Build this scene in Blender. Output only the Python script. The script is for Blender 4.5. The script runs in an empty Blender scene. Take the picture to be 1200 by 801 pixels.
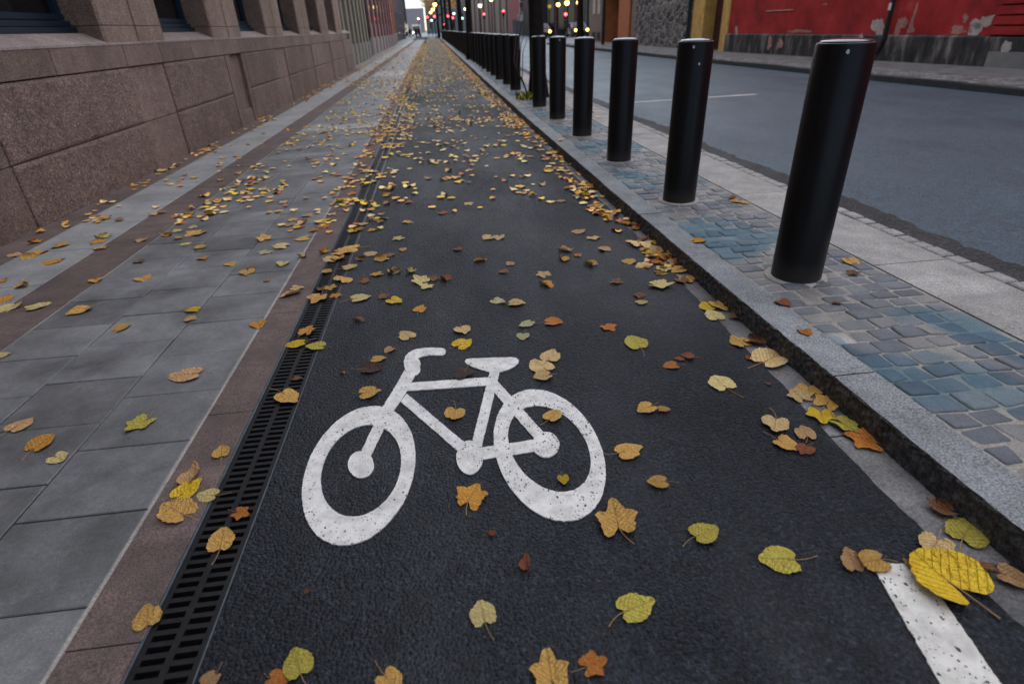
import bpy, bmesh, math, random
from mathutils import Vector, Matrix
rnd=random.Random(11)
C=bpy.context.scene.collection
R=math.radians
KH=.096
def zg(y):
    """street level along its length: a slight dip that flattens out"""
    if y<0: return -.039*y
    s,Y0,w=.2782,-2.9744,2.9445
    t=y-Y0;b=math.sqrt(Y0*Y0+w*w)
    return -s*y+s*((math.sqrt(t*t+w*w)+t)/2-(b-Y0)/2)
# ---------------------------------------------------------------- mesh builder
class MB:
    def __init__(s): s.v=[];s.f=[];s.m=[];s.mi=0
    def add(s,vs,fs):
        n=len(s.v);s.v+=[tuple(p) for p in vs];s.f+=[tuple(i+n for i in f) for f in fs];s.m+=[s.mi]*len(fs)
    def box(s,x0,x1,y0,y1,z0,z1):
        s.add([(x0,y0,z0),(x1,y0,z0),(x1,y1,z0),(x0,y1,z0),(x0,y0,z1),(x1,y0,z1),(x1,y1,z1),(x0,y1,z1)],
              [(0,3,2,1),(4,5,6,7),(0,1,5,4),(1,2,6,5),(2,3,7,6),(3,0,4,7)])
    def block(s,q,zb,zt,ch,tilt=(0,0,0,0)):
        """paving stone: q = 4 ground corners ccw; chamfered upper edge"""
        cx=sum(p[0] for p in q)/4;cy=sum(p[1] for p in q)/4
        top=[]
        for (x,y) in q:
            dx,dy=cx-x,cy-y;l=math.hypot(dx,dy) or 1;k=min(ch*1.4/l,.4)
            top.append((x+dx*k,y+dy*k))
        v=[(x,y,zb+zg(y)) for x,y in q]+[(x,y,zt-ch*.8+zg(y)+t) for (x,y),t in zip(q,tilt)]+[(x,y,zt+zg(y)+t) for (x,y),t in zip(top,tilt)]
        f=[(8,9,10,11)]
        for i in range(4):
            j=(i+1)%4;f+=[(i,j,4+j,4+i),(4+i,4+j,8+j,8+i)]
        s.add(v,f)
    def cobble(s,q,zb,zt,g):
        """worn sett: rounded corners, domed top"""
        cx=sum(p[0] for p in q)/4;cy=sum(p[1] for p in q)/4;o=[]
        for i in range(4):
            p,n,b=q[i],q[(i+1)%4],q[i-1]
            for w,r in ((b,.10),(n,.10)): o.append((p[0]+(w[0]-p[0])*r,p[1]+(w[1]-p[1])*r))
            o.insert(len(o)-1,(p[0]+(cx-p[0])*.05,p[1]+(cy-p[1])*.05))
            o.append(((p[0]*.5+n[0]*.5)+g.uniform(-.002,.002),(p[1]*.5+n[1]*.5)+g.uniform(-.002,.002)))
        t=[g.uniform(-.05,.05) for _ in range(2)];N=len(o);v=[]
        for k,dz in ((1.,None),(1.,-.0095),(.95,-.0042),(.85,-.0014),(.5,-.0003)):
            for x,y in o:
                X,Y=cx+(x-cx)*k,cy+(y-cy)*k
                v.append((X,Y,zg(Y)+(zb if dz is None else zt+dz+t[0]*(X-cx)+t[1]*(Y-cy)+g.uniform(-.0006,.0006))))
        v.append((cx,cy,zt+zg(cy)));f=[]
        for r in range(4): f+=[(r*N+i,r*N+(i+1)%N,(r+1)*N+(i+1)%N,(r+1)*N+i) for i in range(N)]
        f+=[(4*N+i,4*N+(i+1)%N,5*N) for i in range(N)]
        s.add(v,f)
    def grid(s,P):
        n=len(P);m=len(P[0])
        s.add([p for r in P for p in r],[(i*m+j,i*m+j+1,(i+1)*m+j+1,(i+1)*m+j) for i in range(n-1) for j in range(m-1)])
    def prism(s,poly,z0,z1,hill=False):
        n=len(poly);h=zg if hill else (lambda y:0)
        v=[(x,y,z0+h(y)) for x,y in poly]+[(x,y,z1+h(y)) for x,y in poly]
        s.add(v,[tuple(range(n-1,-1,-1)),tuple(range(n,2*n))]+[(i,(i+1)%n,n+(i+1)%n,n+i) for i in range(n)])
    def tube(s,pts,rad,seg=8,cap=True):
        pts=[Vector(p) for p in pts];n=len(pts)
        rad=rad if hasattr(rad,'__len__') else [rad]*n
        vs=[];u=None
        for i,p in enumerate(pts):
            t=(pts[min(i+1,n-1)]-pts[max(i-1,0)]).normalized()
            if u is None: u=t.orthogonal().normalized()
            u=(u-t*u.dot(t)).normalized();w=t.cross(u)
            for k in range(seg):
                a=2*math.pi*k/seg;vs.append(p+(u*math.cos(a)+w*math.sin(a))*rad[i])
        fs=[(i*seg+k,i*seg+(k+1)%seg,(i+1)*seg+(k+1)%seg,(i+1)*seg+k) for i in range(n-1) for k in range(seg)]
        if cap: fs+=[tuple(range(seg-1,-1,-1)),tuple(range((n-1)*seg,n*seg))]
        s.add(vs,fs)
    def lathe(s,prof,seg=32,c=(0,0)):
        vs=[];n=len(prof)
        for r,z in prof:
            for k in range(seg):
                a=2*math.pi*k/seg;vs.append((c[0]+r*math.cos(a),c[1]+r*math.sin(a),z))
        fs=[(i*seg+k,i*seg+(k+1)%seg,(i+1)*seg+(k+1)%seg,(i+1)*seg+k) for i in range(n-1) for k in range(seg)]
        fs+=[tuple(range(seg-1,-1,-1)),tuple(range((n-1)*seg,n*seg))]
        s.add(vs,fs)
    def ball(s,c,r,seg=12,sz=1.):
        n=seg//2;prof=[(max(1e-4,r*math.sin(math.pi*i/n)),c[2]-r*sz*math.cos(math.pi*i/n)) for i in range(n+1)]
        s.lathe(prof,seg,c)
    def build(s,name,mat,parent=None,smooth=False,label=None,cat=None,group=None,kind=None,loc=None,origin=None):
        me=bpy.data.meshes.new(name)
        v=s.v
        if origin: v=[(a-origin[0],b-origin[1],c-origin[2]) for a,b,c in v]
        me.from_pydata(v,[],s.f);me.update()
        for m in (mat if isinstance(mat,list) else [mat]): me.materials.append(m)
        if max(s.m,default=0)>0: me.polygons.foreach_set('material_index',s.m)
        if smooth: me.polygons.foreach_set('use_smooth',[True]*len(me.polygons))
        o=bpy.data.objects.new(name,me);C.objects.link(o)
        if parent: o.parent=parent
        if origin and not parent: o.location=origin
        if loc: o.location=loc
        tag(o,label,cat,group,kind);return o
def tag(o,label=None,cat=None,group=None,kind=None):
    if label: o['label']=label
    if cat: o['category']=cat
    if group: o['group']=group
    if kind: o['kind']=kind
    return o
def empty(name,loc,label,cat,group=None,rz=0):
    o=bpy.data.objects.new(name,None);o.empty_display_size=.2;C.objects.link(o);o.location=loc;o.rotation_euler.z=rz
    return tag(o,label,cat,group)
def copy_tree(o,parent=None):
    c=o.copy();C.objects.link(c)
    if parent: c.parent=parent
    for ch in list(o.children): copy_tree(ch,c)
    return c
def smooth_by_angle(o,deg=35):
    o.data.polygons.foreach_set('use_smooth',[True]*len(o.data.polygons))
    o.data.set_sharp_from_angle(angle=R(deg))
# ---------------------------------------------------------------- materials
class NT:
    def __init__(s,name):
        m=bpy.data.materials.new(name);m.use_nodes=True;s.m=m;s.t=m.node_tree;s.b=s.t.nodes['Principled BSDF']
    def n(s,typ,**k):
        n=s.t.nodes.new(typ)
        for a,v in k.items():
            if a.startswith('i_'):
                key=a[2:];key=int(key) if key.isdigit() else key.replace('_',' ');n.inputs[key].default_value=v
            else: setattr(n,a,v)
        return n
    def l(s,a,b): s.t.links.new(a,b)
    def coord(s,kind='Object'): return s.n('ShaderNodeTexCoord').outputs[kind]
    def mapped(s,src,scale=(1,1,1)):
        m=s.n('ShaderNodeMapping');m.inputs['Scale'].default_value=scale;s.l(src,m.inputs['Vector']);return m.outputs[0]
    def noise(s,src,scale,detail=3,rough=.6):
        n=s.n('ShaderNodeTexNoise');n.inputs['Scale'].default_value=scale;n.inputs['Detail'].default_value=detail;n.inputs['Roughness'].default_value=rough
        s.l(src,n.inputs['Vector']);return n.outputs['Fac']
    def vor(s,src,scale,feat='F1',out='Distance',rnd=1.):
        n=s.n('ShaderNodeTexVoronoi');n.feature=feat;n.inputs['Scale'].default_value=scale;n.inputs['Randomness'].default_value=rnd
        s.l(src,n.inputs['Vector']);return n.outputs[out]
    def ramp(s,src,stops):
        n=s.n('ShaderNodeValToRGB');e=n.color_ramp.elements
        while len(e)<len(stops): e.new(.5)
        for x,(p,c) in zip(e,stops):
            x.position=p;x.color=tuple(c)+(1,) if hasattr(c,'__len__') else (c,c,c,1)
        s.l(src,n.inputs[0]);return n.outputs[0]
    def mix(s,f,a,b,mode='MIX'):
        n=s.n('ShaderNodeMix');n.data_type='RGBA';n.blend_type=mode
        for k,v in ((0,f),(6,a),(7,b)):
            if hasattr(v,'is_linked'): s.l(v,n.inputs[k])
            else: n.inputs[k].default_value=v if k==0 else (tuple(v)+(1,) if hasattr(v,'__len__') else (v,v,v,1))
        return n.outputs[2]
    def math(s,op,a,b=0.,clamp=False):
        n=s.n('ShaderNodeMath');n.operation=op;n.use_clamp=clamp
        for k,v in ((0,a),(1,b)):
            if hasattr(v,'is_linked'): s.l(v,n.inputs[k])
            else: n.inputs[k].default_value=v
        return n.outputs[0]
    def bump(s,h,dist,strength=1.,prev=None):
        n=s.n('ShaderNodeBump');n.inputs['Distance'].default_value=dist;n.inputs['Strength'].default_value=strength
        s.l(h,n.inputs['Height'])
        if prev: s.l(prev,n.inputs['Normal'])
        return n.outputs[0]
    def out(s,col=None,rough=None,normal=None,spec=None,metal=None,coat=None):
        for k,v in (('Base Color',col),('Roughness',rough),('Normal',normal),('Specular IOR Level',spec),('Metallic',metal),('Coat Weight',coat)):
            if v is None: continue
            if hasattr(v,'is_linked'): s.l(v,s.b.inputs[k])
            else: s.b.inputs[k].default_value=(tuple(v)+(1,) if hasattr(v,'__len__') else v)
        return s.m
def stone(name,c,var=.25,scale=1.,speck=.35,bump=.002,rough=.8,island=.0,stain=.3,spec=.3,grain=260,c2=None,gum=False):
    """granite / concrete: mineral speckle, soft stains, per-stone tint"""
    t=NT(name);o=t.coord()
    g=t.noise(o,grain*scale,2,.7);sp=t.ramp(g,[(.32,1-speck),(.5,1.),(.68,1+speck)])
    if gum: sp=t.mix(1.,sp,t.ramp(t.noise(o,75,4,.8),[(.3,.8),(.5,1.),(.7,1.2)]),'MULTIPLY')
    st=t.ramp(t.noise(o,2.3*scale,5,.65),[(.3,1-stain),(.7,1.+stain*.4)])
    base=t.mix(t.ramp(t.noise(o,7*scale,4,.7),[(.35,0.),(.65,1.)]),[v*(1-var*.5) for v in c],[v*(1+var*.5) for v in (c2 or c)])
    col=t.mix(1.,t.mix(1.,base,sp,'MULTIPLY'),st,'MULTIPLY')
    if gum:   # old chewing gum and dark drip spots
        vd=t.vor(o,5.5);vc=t.n('ShaderNodeSeparateColor');t.l(t.vor(o,5.5,'F1','Color'),vc.inputs[0])
        sp1=t.math('MULTIPLY',t.math('LESS_THAN',vc.outputs[0],.16),t.math('LESS_THAN',t.math('ADD',vd,t.math('MULTIPLY',vc.outputs[1],.06)),.1))
        col=t.mix(t.math('MULTIPLY',sp1,.45),col,[v*.45 for v in c])
        col=t.mix(t.ramp(t.noise(t.mapped(o,(1,1.6,1)),5.5,5,.75),[(.52,0.),(.66,.5)]),col,[v*.62 for v in c])
    if island:
        gi=t.n('ShaderNodeNewGeometry');r=gi.outputs['Random Per Island']
        col=t.mix(1.,col,t.ramp(r,[(0.,1-island),(1.,1+island)]),'MULTIPLY')
    b=t.bump(t.noise(o,grain*.45*scale,4,.75),bump)
    return t.out(col,rough,b,spec)
def flat(name,c,rough=.6,spec=.4,metal=0.,var=.15,scale=6,bump=0.,coat=0.):
    t=NT(name);o=t.coord();n=t.noise(o,scale,5,.65)
    col=t.mix(1.,t.mix(1.,(1,1,1),t.ramp(n,[(.3,1-var),(.7,1+var)]),'MULTIPLY'),c,'MULTIPLY')
    return t.out(col,rough,t.bump(n,bump) if bump else None,spec,metal,coat)
def emit(name,c,e):
    t=NT(name);t.b.inputs['Base Color'].default_value=tuple(c)+(1,);t.b.inputs['Emission Color'].default_value=tuple(c)+(1,);t.b.inputs['Emission Strength'].default_value=e
    return t.m
def asphalt(name,c,grain=230,bump=.0035,rough=.62,spec=.45,patch=.25,speck=1.6,tint=None):
    t=NT(name);o=t.coord()
    v=t.vor(o,grain);n2=t.noise(o,grain*.6,3,.7)
    big=t.ramp(t.noise(o,.9,5,.6),[(.3,1-patch),(.7,1+patch)])
    mid=t.ramp(t.noise(o,14,4,.7),[(.35,.8),(.65,1.2)])
    col=t.mix(1.,t.mix(1.,c,big,'MULTIPLY'),mid,'MULTIPLY')
    if tint: col=t.mix(t.ramp(t.noise(o,.6,3,.5),[(.4,0.),(.65,.8)]),col,tint)
    wn=t.n('ShaderNodeTexVoronoi');wn.inputs['Scale'].default_value=grain;t.l(o,wn.inputs['Vector'])
    col=t.mix(1.,col,t.ramp(t.n('ShaderNodeSeparateColor').outputs[0] if False else t.noise(o,grain*.9,1,.5),[(.3,.5),(.5,1.),(.66,speck),(.76,speck*1.8)]),'MULTIPLY')
    h=t.math('ADD',t.math('MULTIPLY',v,-1.2),t.math('MULTIPLY',n2,1.3))
    wear=t.ramp(t.noise(t.mapped(o,(1,.45,1)),1.1,5,.65),[(.36,0.),(.64,1.)])
    bn=t.n('ShaderNodeBump');bn.inputs['Distance'].default_value=bump;t.l(h,bn.inputs['Height']);t.l(t.ramp(wear,[(0.,.45),(1.,1.)]),bn.inputs['Strength'])
    rg=t.math('ADD',t.ramp(n2,[(.3,rough-.1),(.7,rough+.1)]),t.math('MULTIPLY',wear,.1))
    crumbs=t.ramp(t.noise(o,grain*.28,2,.8),[(.74,0.),(.78,1.)])
    col=t.mix(t.math('MULTIPLY',crumbs,.3),col,(.07,.068,.066))
    return t.out(col,rg,bn.outputs[0],spec)
M={}
M['lane']=asphalt('fine black asphalt',(.0100,.0135,.0195),grain=115,bump=.014,rough=.56,spec=.42,patch=.3,speck=2.1)
M['road']=asphalt('worn grey asphalt',(.046,.082,.113),grain=90,bump=.006,rough=.42,spec=.5,patch=.16,speck=1.3)  # blue of the sky's reflection mixed into the asphalt colour
M['tar']=asphalt('dark rough asphalt edge',(.03,.031,.035),grain=60,bump=.012,rough=.7,patch=.4)
M['slab']=stone('grey concrete slab',(.176,.18,.188),island=.2,speck=.24,stain=.6,bump=.0014,grain=300,var=.25,rough=.52,spec=.5,gum=True)
M['lightslab']=stone('light grey granite slab',(.31,.315,.32),island=.1,speck=.2,stain=.35,bump=.001,grain=300,var=.15,rough=.52,spec=.5,gum=True)
M['brown']=stone('brown granite paving',(.115,.087,.082),island=.1,speck=.5,stain=.2,bump=.0016,grain=190,c2=(.14,.1,.092))
M['joint']=stone('sandy joint fill',(.13,.125,.12),speck=.4,stain=.5,grain=200)
M['jointlight']=stone('pale mortar joint',(.38,.35,.33),speck=.3,stain=.4,grain=150)
M['dirt']=stone('dark dirt under the paving',(.03,.028,.027),speck=.4,grain=120)
M['kerb']=stone('light granite kerb',(.25,.265,.285),island=.1,speck=.6,stain=.35,bump=.004,grain=150,rough=.7)
M['gutter']=stone('grey gutter stone',(.2,.195,.2),island=.25,speck=.35,stain=.6,bump=.003,grain=110)
M['wide']=stone('pale granite edge slab',(.36,.345,.34),island=.07,speck=.4,stain=.3,bump=.003,grain=130,rough=.8)
M['ground']=stone('dark bare ground',(.05,.05,.05),grain=20)
def kerb_face_mat():  # dark stain plus the lane-side shade, both put into the colour
    t=NT('grimy kerb face with painted shade');o=t.coord();n=t.noise(t.mapped(o,(1,16,10)),4,6,.8)
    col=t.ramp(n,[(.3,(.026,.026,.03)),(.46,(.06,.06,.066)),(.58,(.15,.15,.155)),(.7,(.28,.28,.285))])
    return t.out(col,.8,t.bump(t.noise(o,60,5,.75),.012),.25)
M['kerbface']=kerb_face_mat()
def sett_mat():
    t=NT('blue grey setts');o=t.coord();gi=t.n('ShaderNodeNewGeometry').outputs['Random Per Island']
    grey=t.ramp(gi,[(0.,(.11,.125,.15)),(.45,(.17,.185,.21)),(.8,(.23,.225,.225)),(.97,(.3,.285,.27)),(1.,(.45,.43,.42))])
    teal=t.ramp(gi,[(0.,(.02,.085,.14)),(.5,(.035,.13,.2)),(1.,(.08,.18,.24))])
    # bluish reflections painted into the stone colour in irregular pools
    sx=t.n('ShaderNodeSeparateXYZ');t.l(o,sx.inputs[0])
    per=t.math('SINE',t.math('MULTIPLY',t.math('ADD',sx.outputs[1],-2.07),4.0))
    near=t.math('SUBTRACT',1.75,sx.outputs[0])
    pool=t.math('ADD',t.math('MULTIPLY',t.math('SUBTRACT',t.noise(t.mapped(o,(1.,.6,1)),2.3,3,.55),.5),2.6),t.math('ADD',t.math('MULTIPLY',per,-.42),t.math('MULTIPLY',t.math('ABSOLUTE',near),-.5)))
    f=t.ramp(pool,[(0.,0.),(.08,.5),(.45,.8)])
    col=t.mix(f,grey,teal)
    col=t.mix(1.,col,t.ramp(t.noise(o,150,3,.7),[(.3,.75),(.7,1.25)]),'MULTIPLY')
    col=t.mix(1.,col,t.ramp(t.noise(o,6,4,.6),[(.3,.75),(.7,1.15)]),'MULTIPLY')
    return t.out(col,.6,t.bump(t.noise(o,70,4,.7),.004),.4)
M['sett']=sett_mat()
def settjoint_mat():
    t=NT('pale grout with painted reflection');o=t.coord();n=t.noise(o,90,4,.7)
    c=t.ramp(n,[(.3,(.22,.21,.2)),(.7,(.48,.45,.41))])
    # the same bluish reflections, painted into the grout colour
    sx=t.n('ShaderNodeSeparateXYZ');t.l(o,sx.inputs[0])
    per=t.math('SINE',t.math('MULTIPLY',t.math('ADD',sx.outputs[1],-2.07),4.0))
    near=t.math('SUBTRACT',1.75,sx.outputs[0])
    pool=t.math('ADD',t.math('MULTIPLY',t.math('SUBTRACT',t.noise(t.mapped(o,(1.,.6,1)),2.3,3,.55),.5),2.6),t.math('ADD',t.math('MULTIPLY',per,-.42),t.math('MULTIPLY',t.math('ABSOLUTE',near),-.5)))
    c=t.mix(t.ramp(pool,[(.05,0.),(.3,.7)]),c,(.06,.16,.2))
    return t.out(c,.9,t.bump(n,.006),.2)
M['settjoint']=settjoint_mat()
def granite_wall(name,c,bump,grain,dirt=.35):
    t=NT(name);o=t.coord();sx=t.n('ShaderNodeSeparateXYZ');t.l(o,sx.inputs[0])
    g=t.noise(o,grain,2,.75)
    col=t.ramp(g,[(.28,[v*.3 for v in c]),(.42,[v*.7 for v in c]),(.53,c),(.61,(c[0]*1.55,c[1]*1.5,c[2]*1.5)),(.71,(c[0]*2.2,c[1]*2.25,c[2]*2.3))])
    big=t.ramp(t.noise(t.mapped(o,(1,1,.5)),1.3,5,.65),[(.28,1-dirt),(.7,1.12)])
    col=t.mix(1.,col,big,'MULTIPLY')
    col=t.mix(1.,col,t.ramp(t.n('ShaderNodeObjectInfo').outputs['Random'],[(0.,.84),(1.,1.12)]),'MULTIPLY')
    col=t.mix(1.,col,t.ramp(t.noise(o,9,5,.75),[(.35,.8),(.62,1.12)]),'MULTIPLY')
    nb=t.bump(t.noise(o,grain*.33,4,.75),bump)
    return t.out(col,.75,nb,.35)
M['rock']=granite_wall('rock faced brown granite',(.24,.168,.138),.02,70)
M['smooth']=granite_wall('smooth brown granite',(.24,.17,.14),.008,110)
M['ledge']=granite_wall('paler granite sill',(.27,.215,.2),.004,170,.25)
M['pier']=granite_wall('tan brown granite pier',(.3,.215,.17),.007,110)
M['bluesteel']=flat('blue black painted steel frame',(.006,.02,.038),.5,.3,0,.2,4)
M['glass']=flat('dark window glass',(.006,.006,.008),.06,.6,0,.1,1)
M['iron']=flat('cast iron grating',(.018,.019,.022),.45,.5,.5,.35,40,.001)
M['galv']=flat('galvanised steel edge',(.16,.2,.24),.4,.5,.8,.25,20)
def bollard_mat():
    t=NT('black gloss bollard paint');o=t.coord()
    ch=t.ramp(t.noise(o,38,4,.75),[(.72,0.),(.78,1.)])
    dust=t.ramp(t.noise(t.mapped(o,(1,1,.25)),9,5,.7),[(.35,0.),(.8,.5)])
    sx=t.n('ShaderNodeSeparateXYZ');t.l(o,sx.inputs[0])
    low=t.ramp(sx.outputs[2],[(.0,.8),(.12,0.)])
    col=t.mix(t.math('MULTIPLY',low,t.noise(o,25,4,.7)),t.mix(dust,(.0045,.0045,.0055),(.012,.012,.014)),(.09,.08,.07))
    col=t.mix(t.math('MULTIPLY',ch,.25),col,(.12,.12,.12))
    return t.out(col,t.mix(dust,.36,.55),t.bump(t.noise(o,60,3),.0006),.26)
M['bollard']=bollard_mat()
M['collar']=stone('pale mortar collar',(.42,.39,.36),speck=.3,stain=.4,grain=120)
M['cap']=flat('worn bollard cap',(.03,.045,.055),.22,.6,.1,.5,14,0,.6)
M['chip']=flat('white paint chip',(.6,.6,.6),.7)
def paint_mat(name,c,wear,scale=70):
    t=NT(name);o=t.coord()
    sx=t.n('ShaderNodeSeparateXYZ');t.l(o,sx.inputs[0])
    big=t.ramp(t.noise(o,4.2,4,.6),[(.36,.02),(.68,1.)])
    def chips(sc,p,r):
        w=t.mapped(o,(sc,sc*.7,sc));nn=t.n('ShaderNodeTexNoise');nn.inputs['Scale'].default_value=2.2;t.l(w,nn.inputs['Vector'])
        v=t.n('ShaderNodeVectorMath');v.operation='ADD';k=t.n('ShaderNodeVectorMath');k.operation='SCALE';k.inputs['Scale'].default_value=.9
        t.l(nn.outputs['Color'],k.inputs[0]);t.l(w,v.inputs[0]);t.l(k.outputs[0],v.inputs[1])
        d=t.vor(v.outputs[0],1.,'F1','Distance');c=t.n('ShaderNodeSeparateColor');t.l(t.vor(v.outputs[0],1.,'F1','Color'),c.inputs[0])
        pick=t.math('LESS_THAN',c.outputs[0],t.math('MULTIPLY',big,p));return t.math('MULTIPLY',pick,t.math('LESS_THAN',t.math('ADD',d,t.math('MULTIPLY',c.outputs[1],.18)),r))
    hole=t.math('MAXIMUM',chips(scale,wear,.38),chips(scale*2.1,wear*.8,.42))
    dirt=t.ramp(t.noise(o,18,5,.7),[(.3,.62),(.62,1.)])
    col=t.mix(hole,t.mix(1.,c,dirt,'MULTIPLY'),(.05,.05,.052))
    return t.out(col,.6,t.bump(t.math('SUBTRACT',t.noise(o,160,3,.7),t.math('MULTIPLY',hole,2.)),.0022),.35)
M['paint']=paint_mat('white road paint',(.8,.79,.77),.28,120)
M['paintworn']=paint_mat('scuffed white road paint',(.8,.79,.77),.62,95)
M['paintline']=paint_mat('white thermoplastic line',(.8,.78,.74),.42,85)
M['paintold']=flat('faded road paint',(.5,.5,.48),.7,.3,0,.4,5)
M['bark']=flat('dark wet bark',(.018,.014,.012),.85,.2,0,.5,12,.02)
M['twig']=flat('grey twig',(.08,.07,.055),.8)
M['weed']=flat('weed green',(.05,.09,.025),.7,.3,0,.4,30)
LEAFC={'p':(.88,.72,.3),'c':(.87,.62,.28),'g':(.85,.5,.13),'y':(.9,.6,.03),'a':(.82,.39,.06),'o':(.75,.27,.05),'t':(.72,.43,.2),'b':(.34,.16,.075),'r':(.46,.14,.065),'d':(.075,.038,.03),'n':(.7,.6,.1),'l':(.68,.66,.34)}
def leaf_mat(k,c,island=False):
    t=NT('leaf '+{'p':'pale yellow','c':'cream gold','g':'gold','y':'lemon','a':'amber','o':'orange','t':'tan','b':'brown','r':'russet','d':'dark brown','n':'green yellow','l':'pale green'}[k]+(' litter' if island else ''))
    o=t.coord()
    if island:
        r=t.n('ShaderNodeNewGeometry').outputs['Random Per Island']
        col=t.mix(1.,c,t.ramp(r,[(0.,.55),(.5,1.),(1.,1.3)]),'MULTIPLY');return t.out(col,.6,None,.3)
    r=t.n('ShaderNodeObjectInfo').outputs['Random']
    ad=t.n('ShaderNodeVectorMath');ad.operation='ADD';cb=t.n('ShaderNodeCombineXYZ');t.l(t.math('MULTIPLY',r,37.),cb.inputs[0]);t.l(t.math('MULTIPLY',r,91.),cb.inputs[1]);t.l(o,ad.inputs[0]);t.l(cb.outputs[0],ad.inputs[1]);q=ad.outputs[0]
    sx=t.n('ShaderNodeSeparateXYZ');t.l(o,sx.inputs[0]);ax=t.math('ABSOLUTE',sx.outputs[0])
    col=t.mix(t.ramp(t.noise(q,2.6,4,.65),[(.42,0.),(.72,.6)]),c,(c[0]*.78,c[1]*.62,c[2]*.55))
    col=t.mix(t.ramp(t.noise(q,3.7,2,.5),[(.55,0.),(.75,.5)]),col,(min(1,c[0]*1.1),c[1]*1.25,c[2]*1.6))
    vein=t.math('SINE',t.math('MULTIPLY',t.math('SUBTRACT',sx.outputs[1],t.math('ADD',t.math('MULTIPLY',ax,.85),t.math('MULTIPLY',t.noise(q,6,2,.5),.06))),48.))
    vn=t.math('MAXIMUM',t.ramp(vein,[(.9,0.),(1.,1.)]),t.ramp(ax,[(.008,1.),(.02,0.)]))
    col=t.mix(t.math('MULTIPLY',vn,.13),col,(c[0]*.5,c[1]*.38,c[2]*.4))
    spot=t.ramp(t.noise(q,26,3,.6),[(.70,0.),(.75,1.)])
    col=t.mix(t.math('MULTIPLY',spot,.6),col,(.1,.04,.02))
    col=t.mix(1.,col,t.ramp(r,[(0.,.85),(1.,1.12)]),'MULTIPLY')
    h=t.math('ADD',t.math('MULTIPLY',vn,-.25),t.noise(q,9,3,.6))
    return t.out(col,.58,t.bump(h,.03),.35)
LM={k:leaf_mat(k,c) for k,c in LEAFC.items()}
LMS={k:leaf_mat(k,LEAFC[k],True) for k in 'pcgyaotbr'}
M['stalk']=flat('leaf stalk',(.35,.2,.09),.7)
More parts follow.
